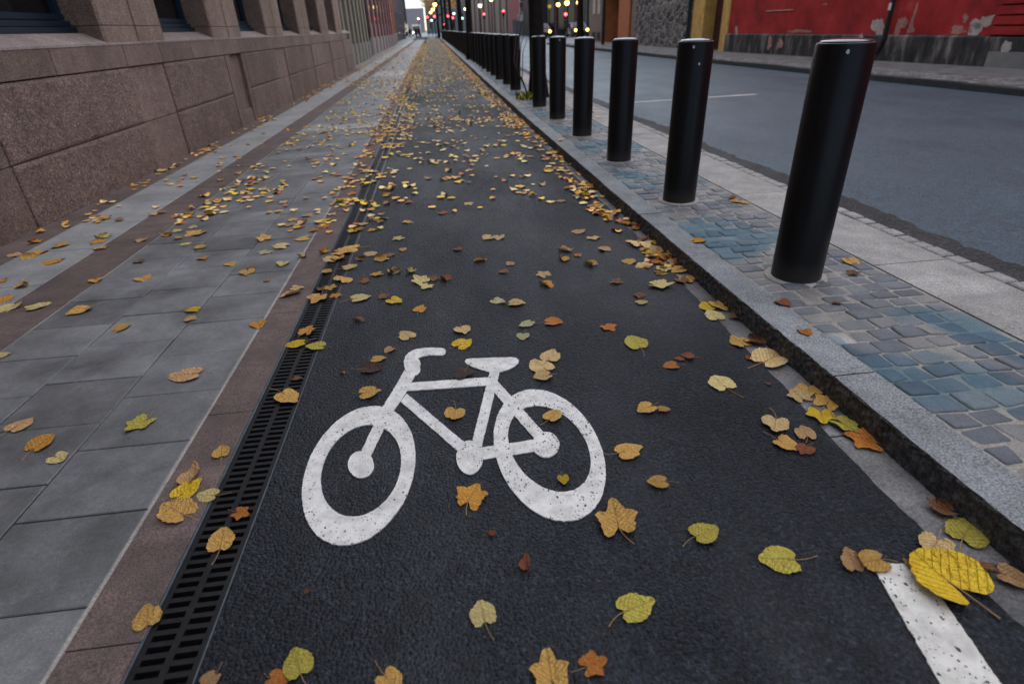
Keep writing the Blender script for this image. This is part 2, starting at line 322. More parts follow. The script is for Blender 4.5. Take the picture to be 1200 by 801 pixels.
LEAVES=[
(-1.412, 1.725, 0.0, 0.074, 'p', 0.2, 'pale yellow leaf on grey slabs, rightmost of the trio at the left picture edge'),
(-0.896, 1.471, 0.0, 0.097, 'y', 0.15, 'bright lemon yellow leaf on the brown granite strip, over a golden leaf'),
(-0.815, 1.438, 0.0, 0.069, 'p', 0.1, 'pale yellow leaf with stalk reaching over the drain beside a bright lemon leaf'),
(-0.887, 1.38, 0.0, 0.123, 'g', 0.3, 'golden leaf folded along its midrib on the brown strip, below the lemon yellow leaf'),
(-0.902, 1.532, 0.0, 0.083, 't', 0.9, 'shrivelled tan leaf on the brown strip, above the lemon yellow leaf'),
(-0.714, 1.237, 0.0, 0.089, 'g', 0.25, 'golden leaf on the drain slots with its stalk pointing at the camera'),
(-0.692, 1.34, 0.0, 0.051, 'o', 1.0, 'torn orange brown scrap of leaf on the drain slots'),
(-0.817, 1.007, 0.0, 0.079, 'g', 0.3, 'golden tan leaf at the drain edge, nearest to the camera on the brown strip'),
(-0.421, 0.826, 0.0, 0.076, 'n', 0.2, 'large green and yellow leaf at the bottom edge of the asphalt'),
(-0.462, 0.797, 0.0, 0.048, 'o', 0.5, 'orange brown leaf tucked under the large green and yellow leaf'),
(-0.608, 0.819, 0.0, 0.049, 't', 0.4, 'tan leaf on the asphalt edge beside the nearest drain slots'),
(-0.844, 1.654, 0.0, 0.068, 'g', 0.4, 'small golden leaf on the brown strip halfway along the drain'),
(-0.438, 1.019, 0.0, 0.019, 'b', 0.5, 'tiny brown leaf crumb on the asphalt below the front wheel'),
(-0.007, 1.295, 0.0, 0.106, 'a', 0.35, 'mottled orange golden leaf with red stalk just below the painted pedal crank'),
(0.121, 1.013, 0.0, 0.047, 'r', 0.9, 'small red brown curled leaf alone on the asphalt below the rear wheel'),
(-0.003, 0.89, 0.0, 0.072, 'p', 0.1, 'smooth yellow leaf with a long straight stalk pointing at the camera'),
(0.356, 0.851, 0.0, 0.094, 'n', 0.1, 'green tinged leaf with its long stalk pointing left, on bare asphalt'),
(0.394, 1.123, 0.0, 0.12, 'g', 0.35, 'star shaped golden leaf with pointed corners beside the bottom of the rear wheel'),
(0.565, 1.258, 0.0, 0.065, 'g', 0.3, 'small golden leaf right of the rear wheel with a stalk to the right'),
(0.281, 1.322, 0.0, 0.045, 'y', 0.3, 'small yellow leaf inside the rear wheel below the hub'),
(0.225, 0.729, 0.0, 0.058, 'o', 0.5, 'crumpled orange leaf near the bottom edge, right of a big golden leaf'),
(0.13, 0.722, 0.0, 0.092, 'g', 0.3, 'big golden leaf with a ragged top at the bottom edge of the picture'),
(-0.215, 0.756, 0.0, 0.066, 'g', 0.3, 'golden leaf cut by the bottom edge with a stalk to the upper left'),
(0.519, 1.421, 0.0, 0.096, 'g', 0.3, 'golden leaf just right of the rear wheel rim with a stalk to the left'),
(0.043, 1.139, 0.0, 0.024, 'r', 0.4, 'tiny red leaf scrap on the asphalt between the two wheels'),
(0.612, 1.043, 0.0, 0.082, 'n', 0.05, 'round green yellow leaf alone on the asphalt left of the white line'),
(0.771, 0.929, 0.0, 0.101, 'n', 0.3, 'golden and green oval leaf with a short stalk pointing right'),
(0.939, 0.891, 0.0, 0.074, 't', 0.8, 'curled tan leaf against the golden leaf at the white line end'),
(0.993, 0.885, 0.0, 0.078, 'g', 0.4, 'golden leaf resting on the left corner of the white line'),
(1.182, 0.908, 0.0, 0.096, 'c', 0.2, 'pale golden leaf above the biggest yellow leaf at the white line'),
(1.302, 0.939, 0.0, 0.114, 'n', 0.3, 'olive green oval leaf lying in the gutter against the kerb'),
(1.304, 1.022, 0.0, 0.077, 'b', 0.7, 'brown curled leaf in the gutter above the olive green leaf'),
(1.351, 1.001, 0.0, 0.057, 'r', 0.9, 'dark red brown leaf pressed against the kerb above the olive green leaf'),
(1.126, 0.806, 0.0, 0.175, 'y', 0.25, 'biggest bright yellow leaf, broad and two lobed, across the white line'),
(1.234, 0.819, 0.0, 0.076, 'b', 1.0, 'shrivelled dark brown leaf in the gutter right of the biggest yellow leaf'),
(1.289, 0.792, 0.0, 0.075, 't', 0.5, 'tan leaf in the gutter at the right picture edge'),
(1.079, 0.86, 0.0, 0.039, 't', 0.5, 'small pink tan leaf peeping out under the biggest yellow leaf'),
(0.999, 1.762, 0.0, 0.113, 'p', 0.1, 'pale yellow leaf with a short stalk towards the camera, left of the gutter'),
(1.064, 1.482, 0.0, 0.11, 'c', 0.4, 'pale golden leaf, uppermost of the four leaves close together beside the gutter'),
(1.13, 1.411, 0.0, 0.075, 't', 0.5, 'tan leaf above the reddish one in the four leaves beside the gutter'),
(1.037, 1.371, 0.0, 0.082, 'g', 0.4, 'golden leaf, lower left of the four leaves close together beside the gutter'),
(1.084, 1.335, 0.0, 0.064, 'r', 0.4, 'reddish leaf, lowest of the four leaves close together beside the gutter'),
(1.306, 1.346, 0.0, 0.113, 'o', 0.7, 'orange red crumpled leaf at the near end of the gutter heap'),
(1.289, 1.431, 0.0, 0.094, 'n', 0.6, 'yellow green leaf in the gutter heap beside the orange red leaf'),
(1.246, 1.501, 0.0, 0.103, 'y', 0.5, 'bright yellow leaf in the gutter heap, second towards the kerb from the yellow green one'),
(1.317, 1.57, 0.0, 0.1, 'g', 0.6, 'golden leaf standing up against the kerb in the near gutter heap'),
(1.297, 1.662, 0.0, 0.094, 'g', 0.5, 'golden leaf at the far end of the near gutter heap'),
(1.237, 1.625, 0.0, 0.083, 'c', 0.3, 'pale leaf on the asphalt side of the near gutter heap'),
(1.274, 1.9, 0.0, 0.163, 'c', 0.4, 'big pale golden folded leaf in the gutter below the kerb'),
(1.225, 2.064, 0.0, 0.105, 'g', 0.5, 'golden leaf left of the big pale golden folded leaf in the gutter'),
(1.29, 2.059, 0.0, 0.098, 'b', 0.7, 'brown leaf above the big pale golden folded leaf in the gutter'),
(1.2, 1.929, 0.0, 0.043, 'r', 0.5, 'small red leaf scrap left of the big pale golden folded leaf'),
(1.312, 2.454, 0.0, 0.12, 'g', 0.6, 'golden leaf at the kerb foot just beyond the brown one in the gutter'),
(1.242, 2.448, 0.0, 0.094, 'y', 0.4, 'bright orange yellow leaf on the far asphalt edge beside the gutter'),
(1.233, 2.339, 0.0, 0.107, 'p', 0.2, 'pale yellow leaf at the asphalt edge, under the bright orange yellow one'),
(1.33, 2.309, 0.0, 0.074, 'b', 0.6, 'brown leaf at the kerb foot nearest the pale yellow gutter leaf'),
(0.958, 1.984, 0.0, 0.058, 'r', 0.6, 'small red leaf on the asphalt above the pale yellow leaf with a short stalk'),
(1.173, 1.729, 0.0, 0.026, 'b', 0.4, 'tiny brown leaf crumb on the asphalt below the big folded leaf'),
(1.427, 1.934, 0.096, 0.067, 'o', 0.4, 'small orange leaf lying on the light granite kerb'),
(1.493, 2.22, 0.096, 0.079, 'r', 0.5, 'red brown leaf on the kerb top left of the nearest bollard foot'),
(1.719, 2.163, 0.096, 0.051, 'b', 1.0, 'curled brown leaf on the setts in front of the nearest bollard'),
(2.12, 2.643, 0.096, 0.105, 'g', 0.2, 'golden leaf on the setts right of the nearest bollard'),
(2.021, 2.487, 0.096, 0.065, 'b', 0.8, 'crumpled brown leaf on the setts right of the nearest bollard foot'),
(-0.514, 2.932, 0.0, 0.116, 'p', 0.1, 'pale leaf with a stalk pointing left, just right of the drain end'),
(-0.385, 2.928, 0.0, 0.065, 'b', 0.6, 'small brown leaf touching the bright yellow leaf beyond the handlebar'),
(-0.325, 2.857, 0.0, 0.101, 'y', 0.4, 'bright yellow leaf on the asphalt beyond the painted handlebar'),
(-0.186, 2.717, 0.0, 0.08, 'a', 0.5, 'orange tan leaf on the asphalt beyond the handlebar, right of the bright yellow one'),
(-0.492, 2.646, 0.0, 0.064, 'b', 0.7, 'dark brown twisted leaf on the asphalt right of the drain'),
(0.021, 2.436, 0.0, 0.09, 'c', 0.4, 'pale folded leaf above the bright yellow leaf in front of the saddle'),
(0.014, 2.288, 0.0, 0.097, 'y', 0.5, 'bright yellow leaf bent upwards between handlebar and saddle'),
(-0.241, 2.426, 0.0, 0.097, 'c', 0.1, 'pale golden leaf above the handlebar grip'),
(-0.313, 2.303, 0.0, 0.058, 't', 0.5, 'tan leaf, middle one of the line of leaves left of the handlebar'),
(-0.36, 2.225, 0.0, 0.071, 'g', 0.3, 'golden leaf overlapping a dark brown leaf left of the handlebar'),
(-0.382, 2.14, 0.0, 0.098, 'd', 0.2, 'dark brown flat leaf left of the painted handlebar'),
(-0.498, 2.126, 0.0, 0.029, 'o', 0.7, 'tiny orange leaf on the asphalt left of the dark brown leaf'),
(-0.374, 1.943, 0.0, 0.088, 'g', 0.4, 'golden leaf with a stalk to the left, above the front wheel'),
(0.006, 2.037, 0.0, 0.096, 'd', 0.1, 'dark brown wet leaf lying over the top tube of the painted bicycle'),
(-0.04, 1.746, 0.0, 0.092, 'g', 0.2, 'golden heart shaped leaf inside the frame triangle of the painted bicycle'),
(0.313, 1.66, 0.0, 0.081, 'g', 0.3, 'golden leaf in the upper half of the rear wheel'),
(0.386, 2.103, 0.0, 0.107, 'c', 0.3, 'pale golden leaf, top of the three overlapping leaves right of the saddle'),
(0.332, 2.025, 0.0, 0.122, 'c', 0.3, 'pale golden leaf, left and largest of the three overlapping leaves right of the saddle'),
(0.328, 1.941, 0.0, 0.08, 'c', 0.4, 'golden leaf, lowest of the three overlapping leaves right of the saddle'),
(0.335, 2.437, 0.0, 0.083, 'l', 0.3, 'pale greenish leaf beyond the saddle, upper one of a pair'),
(0.297, 2.317, 0.0, 0.071, 'l', 0.1, 'pale greenish round leaf beyond the saddle, lower one of a pair'),
(0.456, 2.432, 0.0, 0.095, 'o', 0.5, 'orange brown leaf right of the pale greenish pair beyond the saddle'),
(0.221, 2.741, 0.0, 0.09, 'l', 0.2, 'pale leaf on the lane, left one of a pair beyond the saddle'),
(0.31, 2.688, 0.0, 0.093, 'c', 0.4, 'golden pale leaf on the lane, right one of a pair beyond the saddle'),
(0.962, 2.65, 0.0, 0.067, 'b', 0.5, 'brownish leaf on the lane above a small pale leaf'),
(0.943, 2.565, 0.0, 0.066, 'p', 0.3, 'small pale leaf on the lane under a brownish leaf'),
(0.705, 2.324, 0.0, 0.081, 'o', 0.7, 'orange star shaped leaf with raised tips in the middle of the lane'),
(0.78, 2.144, 0.0, 0.122, 'n', 0.25, 'bright yellow green leaf with a stalk towards the camera, right half of the lane'),
(0.863, 1.929, 0.0, 0.067, 'o', 0.6, 'orange leaf on the asphalt left of the small red leaf'),
(0.918, 1.977, 0.0, 0.043, 'r', 0.5, 'tiny red brown leaf between an orange leaf and a small red leaf'),
(0.66, 1.646, 0.0, 0.078, 'g', 0.3, 'golden leaf right of the rear wheel top, left and bigger of a pair'),
(0.716, 1.63, 0.0, 0.047, 'g', 0.3, 'golden leaf right of the rear wheel top, right and smaller of a pair'),
(-2.031, 3.092, 0.0, 0.126, 'g', 0.4, 'golden leaf on the outer slab row near the brown band'),
(-1.692, 2.803, 0.0, 0.087, 'g', 0.4, 'golden leaf at a slab corner, below the golden one near the brown band'),
(-1.394, 2.959, 0.0, 0.082, 'y', 0.4, 'bright golden leaf on a long slab joint, above a smaller one'),
(-1.372, 2.848, 0.0, 0.08, 't', 0.5, 'pale tan leaf on a long slab joint under a bright golden leaf'),
(-1.167, 2.239, 0.0, 0.139, 't', 0.3, 'large spotted tan leaf in the middle of the slabs'),
(-1.21, 1.891, 0.0, 0.099, 'n', 0.5, 'yellow green crumpled leaf on the slabs below the large spotted one'),
(-1.677, 1.964, 0.0, 0.1, 't', 0.3, 'tan leaf on the slabs, leftmost of the trio at the left picture edge'),
(-1.521, 1.821, 0.0, 0.101, 'a', 0.5, 'golden orange leaf on the slabs, middle of the trio at the left picture edge'),
(-0.994, 2.709, 0.0, 0.095, 'a', 0.4, 'orange gold leaf on the joint between slabs and the brown strip'),
(-0.753, 2.449, 0.0, 0.092, 'y', 0.2, 'yellow leaf on the left edge of the drain'),
(-0.728, 2.569, 0.0, 0.091, 'a', 0.7, 'orange tan crumpled leaf on the drain, above the yellow ones'),
(-0.651, 2.403, 0.0, 0.091, 'n', 0.15, 'lemon green leaf on the right edge of the drain'),
(-0.694, 1.977, 0.0, 0.112, 'g', 0.5, 'golden folded leaf on the drain left of the front wheel'),
(-0.686, 2.12, 0.0, 0.043, 'b', 0.3, 'small brown leaf on the drain slots above the golden folded leaf'),
(-0.745, 2.982, 0.0, 0.122, 'g', 0.4, 'golden leaf in the heap at the far visible slots of the drain'),
(-0.651, 2.997, 0.0, 0.066, 'a', 0.5, 'small orange leaf at the right side of the drain heap'),
(-2.317, 3.198, 0.0, 0.124, 'p', 0.2, 'pale yellow flat leaf where the light paving meets the brown band'),
(-2.462, 3.216, 0.0, 0.124, 'p', 0.3, 'pale yellow leaf on the light paving at the left picture edge'),
(-2.591, 3.363, 0.0, 0.109, 'a', 0.5, 'orange leaf above the pale yellow one on the light paving at the picture edge'),
(-2.129, 2.601, 0.0, 0.064, 'p', 0.3, 'yellow leaf cut by the left picture edge beside the brown band'),
(-0.676, 3.809, 0.0, 0.15, 'g', 0.32, None),
(-0.578, 3.581, 0.0, 0.077, 'b', 0.62, None),
(-0.521, 3.668, 0.0, 0.09, 'c', 0.27, None),
(-0.44, 3.549, 0.0, 0.099, 'g', 0.66, None),
(-0.39, 3.62, 0.0, 0.067, 'b', 0.54, None),
(-0.636, 3.438, 0.0, 0.095, 'c', 0.25, None),
(-0.629, 3.222, 0.0, 0.11, 'g', 0.69, None),
(-0.516, 3.184, 0.0, 0.075, 'b', 0.71, None),
(-0.45, 3.279, 0.0, 0.077, 'a', 0.56, None),
(-0.371, 3.304, 0.0, 0.083, 't', 0.73, None),
(-0.335, 3.296, 0.0, 0.072, 'c', 0.74, None),
(-0.247, 3.277, 0.0, 0.072, 'p', 0.62, None),
(-0.188, 3.111, 0.0, 0.109, 'p', 0.41, None),
(-0.153, 3.025, 0.0, 0.087, 'p', 0.76, None),
(-0.114, 3.135, 0.0, 0.08, 'b', 0.5, None),
(-0.045, 3.106, 0.0, 0.079, 'r', 0.73, None),
(0.511, 2.905, 0.0, 0.095, 'a', 0.8, None),
(0.524, 3.061, 0.0, 0.089, 'c', 0.69, None),
(0.299, 3.153, 0.0, 0.066, 'b', 0.54, None),
(0.354, 3.272, 0.0, 0.063, 't', 0.52, None),
(0.173, 3.376, 0.0, 0.085, 'o', 0.65, None),
(0.05, 3.619, 0.0, 0.073, 'r', 0.54, None),
(0.272, 3.822, 0.0, 0.107, 'c', 0.55, None),
(0.342, 3.805, 0.0, 0.095, 'c', 0.31, None),
(-0.357, 3.956, 0.0, 0.084, 'p', 0.57, None),
(-0.316, 3.706, 0.0, 0.063, 'g', 0.42, None),
(0.729, 3.44, 0.0, 0.099, 't', 0.71, None),
(0.687, 3.288, 0.0, 0.09, 'a', 0.64, None),
(0.788, 3.328, 0.0, 0.059, 'o', 0.27, None),
(0.825, 3.149, 0.0, 0.087, 'g', 0.78, None),
(0.977, 3.399, 0.0, 0.093, 't', 0.52, None),
(0.903, 3.804, 0.0, 0.108, 't', 0.27, None),
(0.968, 3.651, 0.0, 0.099, 'c', 0.37, None),
(0.898, 2.858, 0.0, 0.076, 'b', 0.71, None),
(1.064, 3.154, 0.0, 0.093, 'g', 0.6, None),
(1.134, 3.079, 0.0, 0.107, 'c', 0.44, None),
(1.216, 2.988, 0.0, 0.099, 'p', 0.54, None),
(1.113, 2.76, 0.0, 0.126, 'p', 0.33, None),
(1.228, 3.442, 0.0, 0.167, 'c', 0.39, None),
(1.347, 3.197, 0.0, 0.105, 'a', 0.74, None),
(1.328, 3.063, 0.0, 0.102, 't', 0.75, None),
(1.305, 2.954, 0.0, 0.109, 'g', 0.22, None),
(1.284, 3.292, 0.0, 0.108, 'c', 0.59, None),
(1.286, 3.164, 0.0, 0.094, 'a', 0.65, None),
(1.293, 2.822, 0.0, 0.105, 'g', 0.69, None),
(1.251, 2.792, 0.0, 0.085, 'b', 0.22, None),
(-1.898, 4.457, 0.0, 0.162, 'g', 0.7, None),
(-1.99, 4.354, 0.0, 0.069, 't', 0.6, None),
(-1.883, 4.209, 0.0, 0.08, 'p', 0.53, None),
(-1.746, 4.1, 0.0, 0.102, 'g', 0.29, None),
(-2.259, 4.378, 0.0, 0.095, 't', 0.61, None),
(-2.063, 3.875, 0.0, 0.08, 'b', 0.46, None),
(-1.644, 3.845, 0.0, 0.08, 'a', 0.44, None),
(-1.418, 3.679, 0.0, 0.088, 'g', 0.4, None),
(-1.891, 3.529, 0.0, 0.116, 'g', 0.48, None),
(-2.181, 3.565, 0.0, 0.095, 'a', 0.56, None),
(-1.332, 4.194, 0.0, 0.112, 'g', 0.49, None),
(-1.047, 4.124, 0.0, 0.111, 'g', 0.24, None),
(-1.164, 3.98, 0.0, 0.119, 'c', 0.5, None),
(-1.247, 3.873, 0.0, 0.093, 'l', 0.42, None),
(-1.072, 3.615, 0.0, 0.099, 'p', 0.5, None),
(-1.265, 3.506, 0.0, 0.106, 'g', 0.58, None),
(-1.259, 3.58, 0.0, 0.065, 'b', 0.32, None),
(-1.103, 3.327, 0.0, 0.046, 't', 0.53, None),
(-0.975, 3.723, 0.0, 0.073, 'p', 0.62, None),
(-0.907, 3.077, 0.0, 0.125, 't', 0.78, None),
(-0.896, 3.162, 0.0, 0.083, 'c', 0.55, None),
(-0.764, 3.393, 0.0, 0.073, 'g', 0.58, None),
(-0.674, 3.259, 0.0, 0.076, 'c', 0.79, None),
(-0.767, 3.108, 0.0, 0.078, 'b', 0.65, None),
(-0.704, 3.133, 0.0, 0.073, 'g', 0.21, None),
(-2.678, 4.016, 0.0, 0.139, 'a', 0.33, None),
(-2.827, 4.376, 0.0, 0.125, 'g', 0.54, None),
(-2.889, 4.259, 0.0, 0.109, 'a', 0.42, None),
(-3.081, 4.536, 0.0, 0.102, 'a', 0.66, None),
(-2.922, 4.159, 0.0, 0.107, 'g', 0.8, None),
(-3.056, 4.243, 0.0, 0.108, 't', 0.39, None),
(-2.604, 3.574, 0.0, 0.104, 'g', 0.74, None),
(-2.792, 3.7, 0.0, 0.08, 'a', 0.67, None),
(-2.581, 4.416, 0.0, 0.114, 'a', 0.39, None),
(-2.487, 4.257, 0.0, 0.104, 'g', 0.48, None),
(-2.593, 4.542, 0.0, 0.117, 'p', 0.74, None),
(-0.725, 3.75, 0.0, 0.137, 'g', 0.66, None),
(-0.731, 3.633, 0.0, 0.1, 'a', 0.56, None),
(-0.773, 3.627, 0.0, 0.111, 'c', 0.46, None),
(-0.835, 3.776, 0.0, 0.08, 'a', 0.64, None),
(1.486, 3.154, 0.096, 0.093, 'a', 0.54, None),
(2.113, 3.95, 0.096, 0.088, 'a', 0.53, None),
(2.122, 4.024, 0.096, 0.064, 't', 0.7, None),
(2.155, 3.889, 0.096, 0.068, 'g', 0.32, None)]
BIKE={'fo': [(-0.535, 1.505), (-0.534, 1.466), (-0.53, 1.428), (-0.524, 1.391), (-0.515, 1.356), (-0.505, 1.322), (-0.493, 1.29), (-0.479, 1.262), (-0.464, 1.236), (-0.448, 1.214), (-0.43, 1.196), (-0.411, 1.181), (-0.392, 1.171), (-0.372, 1.165), (-0.352, 1.163), (-0.332, 1.165), (-0.312, 1.172), (-0.293, 1.183), (-0.275, 1.198), (-0.258, 1.217), (-0.242, 1.24), (-0.227, 1.266), (-0.214, 1.295), (-0.203, 1.326), (-0.194, 1.36), (-0.187, 1.396), (-0.182, 1.433), (-0.179, 1.472), (-0.179, 1.51), (-0.18, 1.549), (-0.184, 1.587), (-0.19, 1.624), (-0.198, 1.66), (-0.209, 1.694), (-0.221, 1.725), (-0.234, 1.754), (-0.25, 1.779), (-0.266, 1.801), (-0.284, 1.82), (-0.303, 1.834), (-0.322, 1.845), (-0.342, 1.851), (-0.362, 1.853), (-0.382, 1.851), (-0.402, 1.844), (-0.42, 1.833), (-0.439, 1.818), (-0.456, 1.799), (-0.472, 1.776), (-0.487, 1.75), (-0.499, 1.721), (-0.511, 1.689), (-0.52, 1.655), (-0.527, 1.619), (-0.532, 1.582), (-0.535, 1.544)], 'fi': [(-0.481, 1.492), (-0.479, 1.467), (-0.475, 1.441), (-0.469, 1.417), (-0.463, 1.393), (-0.454, 1.371), (-0.445, 1.351), (-0.434, 1.332), (-0.422, 1.315), (-0.409, 1.301), (-0.396, 1.289), (-0.382, 1.28), (-0.368, 1.274), (-0.353, 1.271), (-0.339, 1.27), (-0.325, 1.272), (-0.311, 1.278), (-0.298, 1.286), (-0.285, 1.296), (-0.273, 1.31), (-0.262, 1.325), (-0.253, 1.343), (-0.244, 1.363), (-0.237, 1.385), (-0.232, 1.408), (-0.228, 1.432), (-0.226, 1.457), (-0.225, 1.483), (-0.226, 1.508), (-0.228, 1.534), (-0.232, 1.56), (-0.237, 1.584), (-0.244, 1.608), (-0.253, 1.63), (-0.263, 1.65), (-0.273, 1.669), (-0.285, 1.685), (-0.298, 1.7), (-0.311, 1.711), (-0.325, 1.72), (-0.339, 1.727), (-0.353, 1.73), (-0.368, 1.731), (-0.382, 1.728), (-0.396, 1.723), (-0.409, 1.715), (-0.422, 1.704), (-0.434, 1.691), (-0.445, 1.675), (-0.454, 1.658), (-0.463, 1.638), (-0.469, 1.616), (-0.475, 1.593), (-0.479, 1.569), (-0.481, 1.544), (-0.482, 1.518)], 'ro': [(0.085, 1.501), (0.087, 1.461), (0.091, 1.422), (0.097, 1.384), (0.105, 1.348), (0.115, 1.313), (0.128, 1.281), (0.141, 1.252), (0.156, 1.226), (0.173, 1.203), (0.191, 1.184), (0.209, 1.169), (0.229, 1.159), (0.248, 1.153), (0.268, 1.151), (0.288, 1.153), (0.308, 1.16), (0.327, 1.171), (0.345, 1.187), (0.362, 1.206), (0.378, 1.229), (0.392, 1.256), (0.405, 1.286), (0.416, 1.318), (0.425, 1.353), (0.432, 1.39), (0.437, 1.428), (0.44, 1.467), (0.44, 1.506), (0.439, 1.546), (0.435, 1.585), (0.429, 1.623), (0.42, 1.659), (0.41, 1.694), (0.398, 1.726), (0.385, 1.755), (0.369, 1.781), (0.353, 1.804), (0.335, 1.823), (0.316, 1.838), (0.297, 1.848), (0.277, 1.855), (0.257, 1.857), (0.238, 1.854), (0.218, 1.847), (0.199, 1.836), (0.181, 1.821), (0.164, 1.801), (0.148, 1.778), (0.134, 1.751), (0.121, 1.722), (0.11, 1.689), (0.101, 1.654), (0.093, 1.618), (0.089, 1.579), (0.086, 1.54)], 'ri': [(0.138, 1.496), (0.14, 1.469), (0.145, 1.443), (0.151, 1.418), (0.159, 1.394), (0.167, 1.371), (0.177, 1.351), (0.189, 1.332), (0.201, 1.315), (0.214, 1.3), (0.228, 1.289), (0.242, 1.28), (0.256, 1.273), (0.271, 1.27), (0.285, 1.27), (0.3, 1.272), (0.314, 1.278), (0.327, 1.286), (0.34, 1.298), (0.351, 1.312), (0.362, 1.328), (0.371, 1.346), (0.379, 1.367), (0.386, 1.389), (0.391, 1.413), (0.394, 1.438), (0.396, 1.464), (0.397, 1.49), (0.395, 1.516), (0.392, 1.543), (0.388, 1.569), (0.382, 1.594), (0.374, 1.618), (0.365, 1.641), (0.355, 1.662), (0.344, 1.681), (0.332, 1.697), (0.319, 1.712), (0.305, 1.724), (0.291, 1.733), (0.277, 1.739), (0.262, 1.742), (0.247, 1.742), (0.233, 1.74), (0.219, 1.734), (0.206, 1.726), (0.193, 1.714), (0.182, 1.701), (0.171, 1.684), (0.162, 1.666), (0.154, 1.645), (0.147, 1.623), (0.142, 1.599), (0.138, 1.574), (0.137, 1.548), (0.136, 1.522)], 'fhub': [(-0.314, 1.499), (-0.313, 1.484), (-0.315, 1.47), (-0.319, 1.458), (-0.325, 1.449), (-0.332, 1.443), (-0.34, 1.439), (-0.35, 1.439), (-0.359, 1.442), (-0.368, 1.449), (-0.378, 1.458), (-0.385, 1.47), (-0.392, 1.484), (-0.397, 1.498), (-0.4, 1.514), (-0.401, 1.53), (-0.4, 1.544), (-0.396, 1.557), (-0.391, 1.567), (-0.383, 1.575), (-0.374, 1.579), (-0.364, 1.579), (-0.354, 1.575), (-0.344, 1.568), (-0.335, 1.558), (-0.327, 1.545), (-0.321, 1.53), (-0.316, 1.515)], 'rhub': [(0.304, 1.496), (0.3, 1.482), (0.294, 1.468), (0.286, 1.456), (0.277, 1.447), (0.267, 1.441), (0.257, 1.438), (0.247, 1.438), (0.238, 1.441), (0.23, 1.448), (0.223, 1.457), (0.217, 1.468), (0.214, 1.482), (0.213, 1.497), (0.214, 1.512), (0.218, 1.527), (0.224, 1.541), (0.231, 1.554), (0.24, 1.564), (0.25, 1.571), (0.261, 1.575), (0.272, 1.575), (0.282, 1.571), (0.29, 1.564), (0.297, 1.554), (0.302, 1.541), (0.305, 1.527), (0.306, 1.512)], 'crank': [(0.044, 1.473), (0.041, 1.454), (0.036, 1.437), (0.03, 1.422), (0.022, 1.41), (0.014, 1.402), (0.004, 1.397), (-0.005, 1.397), (-0.014, 1.401), (-0.023, 1.408), (-0.031, 1.419), (-0.037, 1.434), (-0.041, 1.451), (-0.044, 1.469), (-0.044, 1.489), (-0.042, 1.508), (-0.038, 1.527), (-0.032, 1.543), (-0.024, 1.557), (-0.015, 1.566), (-0.005, 1.572), (0.005, 1.572), (0.015, 1.568), (0.024, 1.559), (0.032, 1.547), (0.038, 1.531), (0.042, 1.513), (0.044, 1.493)], 'fork': [(-0.341, 1.493), (-0.276, 1.779), (-0.228, 1.917), (-0.176, 2.123), (-0.173, 2.141), (-0.174, 2.161), (-0.179, 2.18), (-0.187, 2.194), (-0.197, 2.202), (-0.206, 2.202), (-0.215, 2.194), (-0.221, 2.179), (-0.272, 1.972), (-0.317, 1.822), (-0.373, 1.521), (-0.374, 1.511), (-0.372, 1.501), (-0.367, 1.491), (-0.361, 1.484), (-0.355, 1.481), (-0.349, 1.481), (-0.344, 1.485)], 'bar': [(-0.179, 2.134), (-0.188, 2.165), (-0.188, 2.167), (-0.191, 2.172), (-0.192, 2.18), (-0.188, 2.191), (-0.18, 2.2), (-0.167, 2.208), (-0.151, 2.211), (-0.134, 2.212), (-0.116, 2.209), (-0.098, 2.206), (-0.08, 2.201), (-0.074, 2.202), (-0.068, 2.207), (-0.064, 2.217), (-0.062, 2.23), (-0.063, 2.243), (-0.066, 2.255), (-0.071, 2.264), (-0.077, 2.269), (-0.096, 2.275), (-0.116, 2.281), (-0.136, 2.284), (-0.156, 2.286), (-0.176, 2.285), (-0.194, 2.282), (-0.211, 2.272), (-0.228, 2.254), (-0.241, 2.223), (-0.246, 2.179), (-0.24, 2.121), (-0.22, 2.076), (-0.211, 2.061), (-0.202, 2.053), (-0.191, 2.052), (-0.182, 2.059), (-0.176, 2.074), (-0.173, 2.093), (-0.174, 2.114)], 'toptube': [(-0.227, 1.937), (0.103, 1.918), (0.107, 1.98), (-0.231, 1.998)], 'downtube': [(-0.245, 1.865), (-0.026, 1.504), (0.0, 1.544), (-0.222, 1.916)], 'seattube': [(0.122, 2.053), (0.058, 1.765), (0.001, 1.517), (0.035, 1.496), (0.093, 1.742), (0.158, 2.027)], 'saddle': [(0.016, 2.127), (0.025, 2.147), (0.05, 2.148), (0.133, 2.138), (0.216, 2.127), (0.239, 2.117), (0.248, 2.096), (0.242, 2.072), (0.225, 2.047), (0.195, 2.026), (0.159, 2.012), (0.115, 2.018), (0.084, 2.042), (0.048, 2.076), (0.024, 2.103)], 'seatstay': [(0.105, 1.907), (0.155, 1.755), (0.24, 1.509), (0.275, 1.543), (0.19, 1.795), (0.138, 1.949)], 'chainstay': [(0.015, 1.464), (0.138, 1.471), (0.253, 1.48), (0.257, 1.545), (0.14, 1.535), (0.014, 1.528)]}
LINE=[(0.9802, 0.8572), (1.0061, 0.8799), (1.0725, 0.8692), (1.0802, 0.7683), (1.0395, 0.5664), (0.9999, 0.203), (0.8286, 0.1753)]
STALK={'straight stalk pointing at the camera':0,'stalk pointing at the camera':8,'pointing left':-75,'pointing right':80,'to the right':85,'to the left':-80,'upper left':-140,'towards the camera':10,'reaching over the drain':80,'red stalk just below':-25,'biggest bright yellow leaf, broad':18,'heart shaped leaf inside':170,'big golden leaf with a ragged':0}
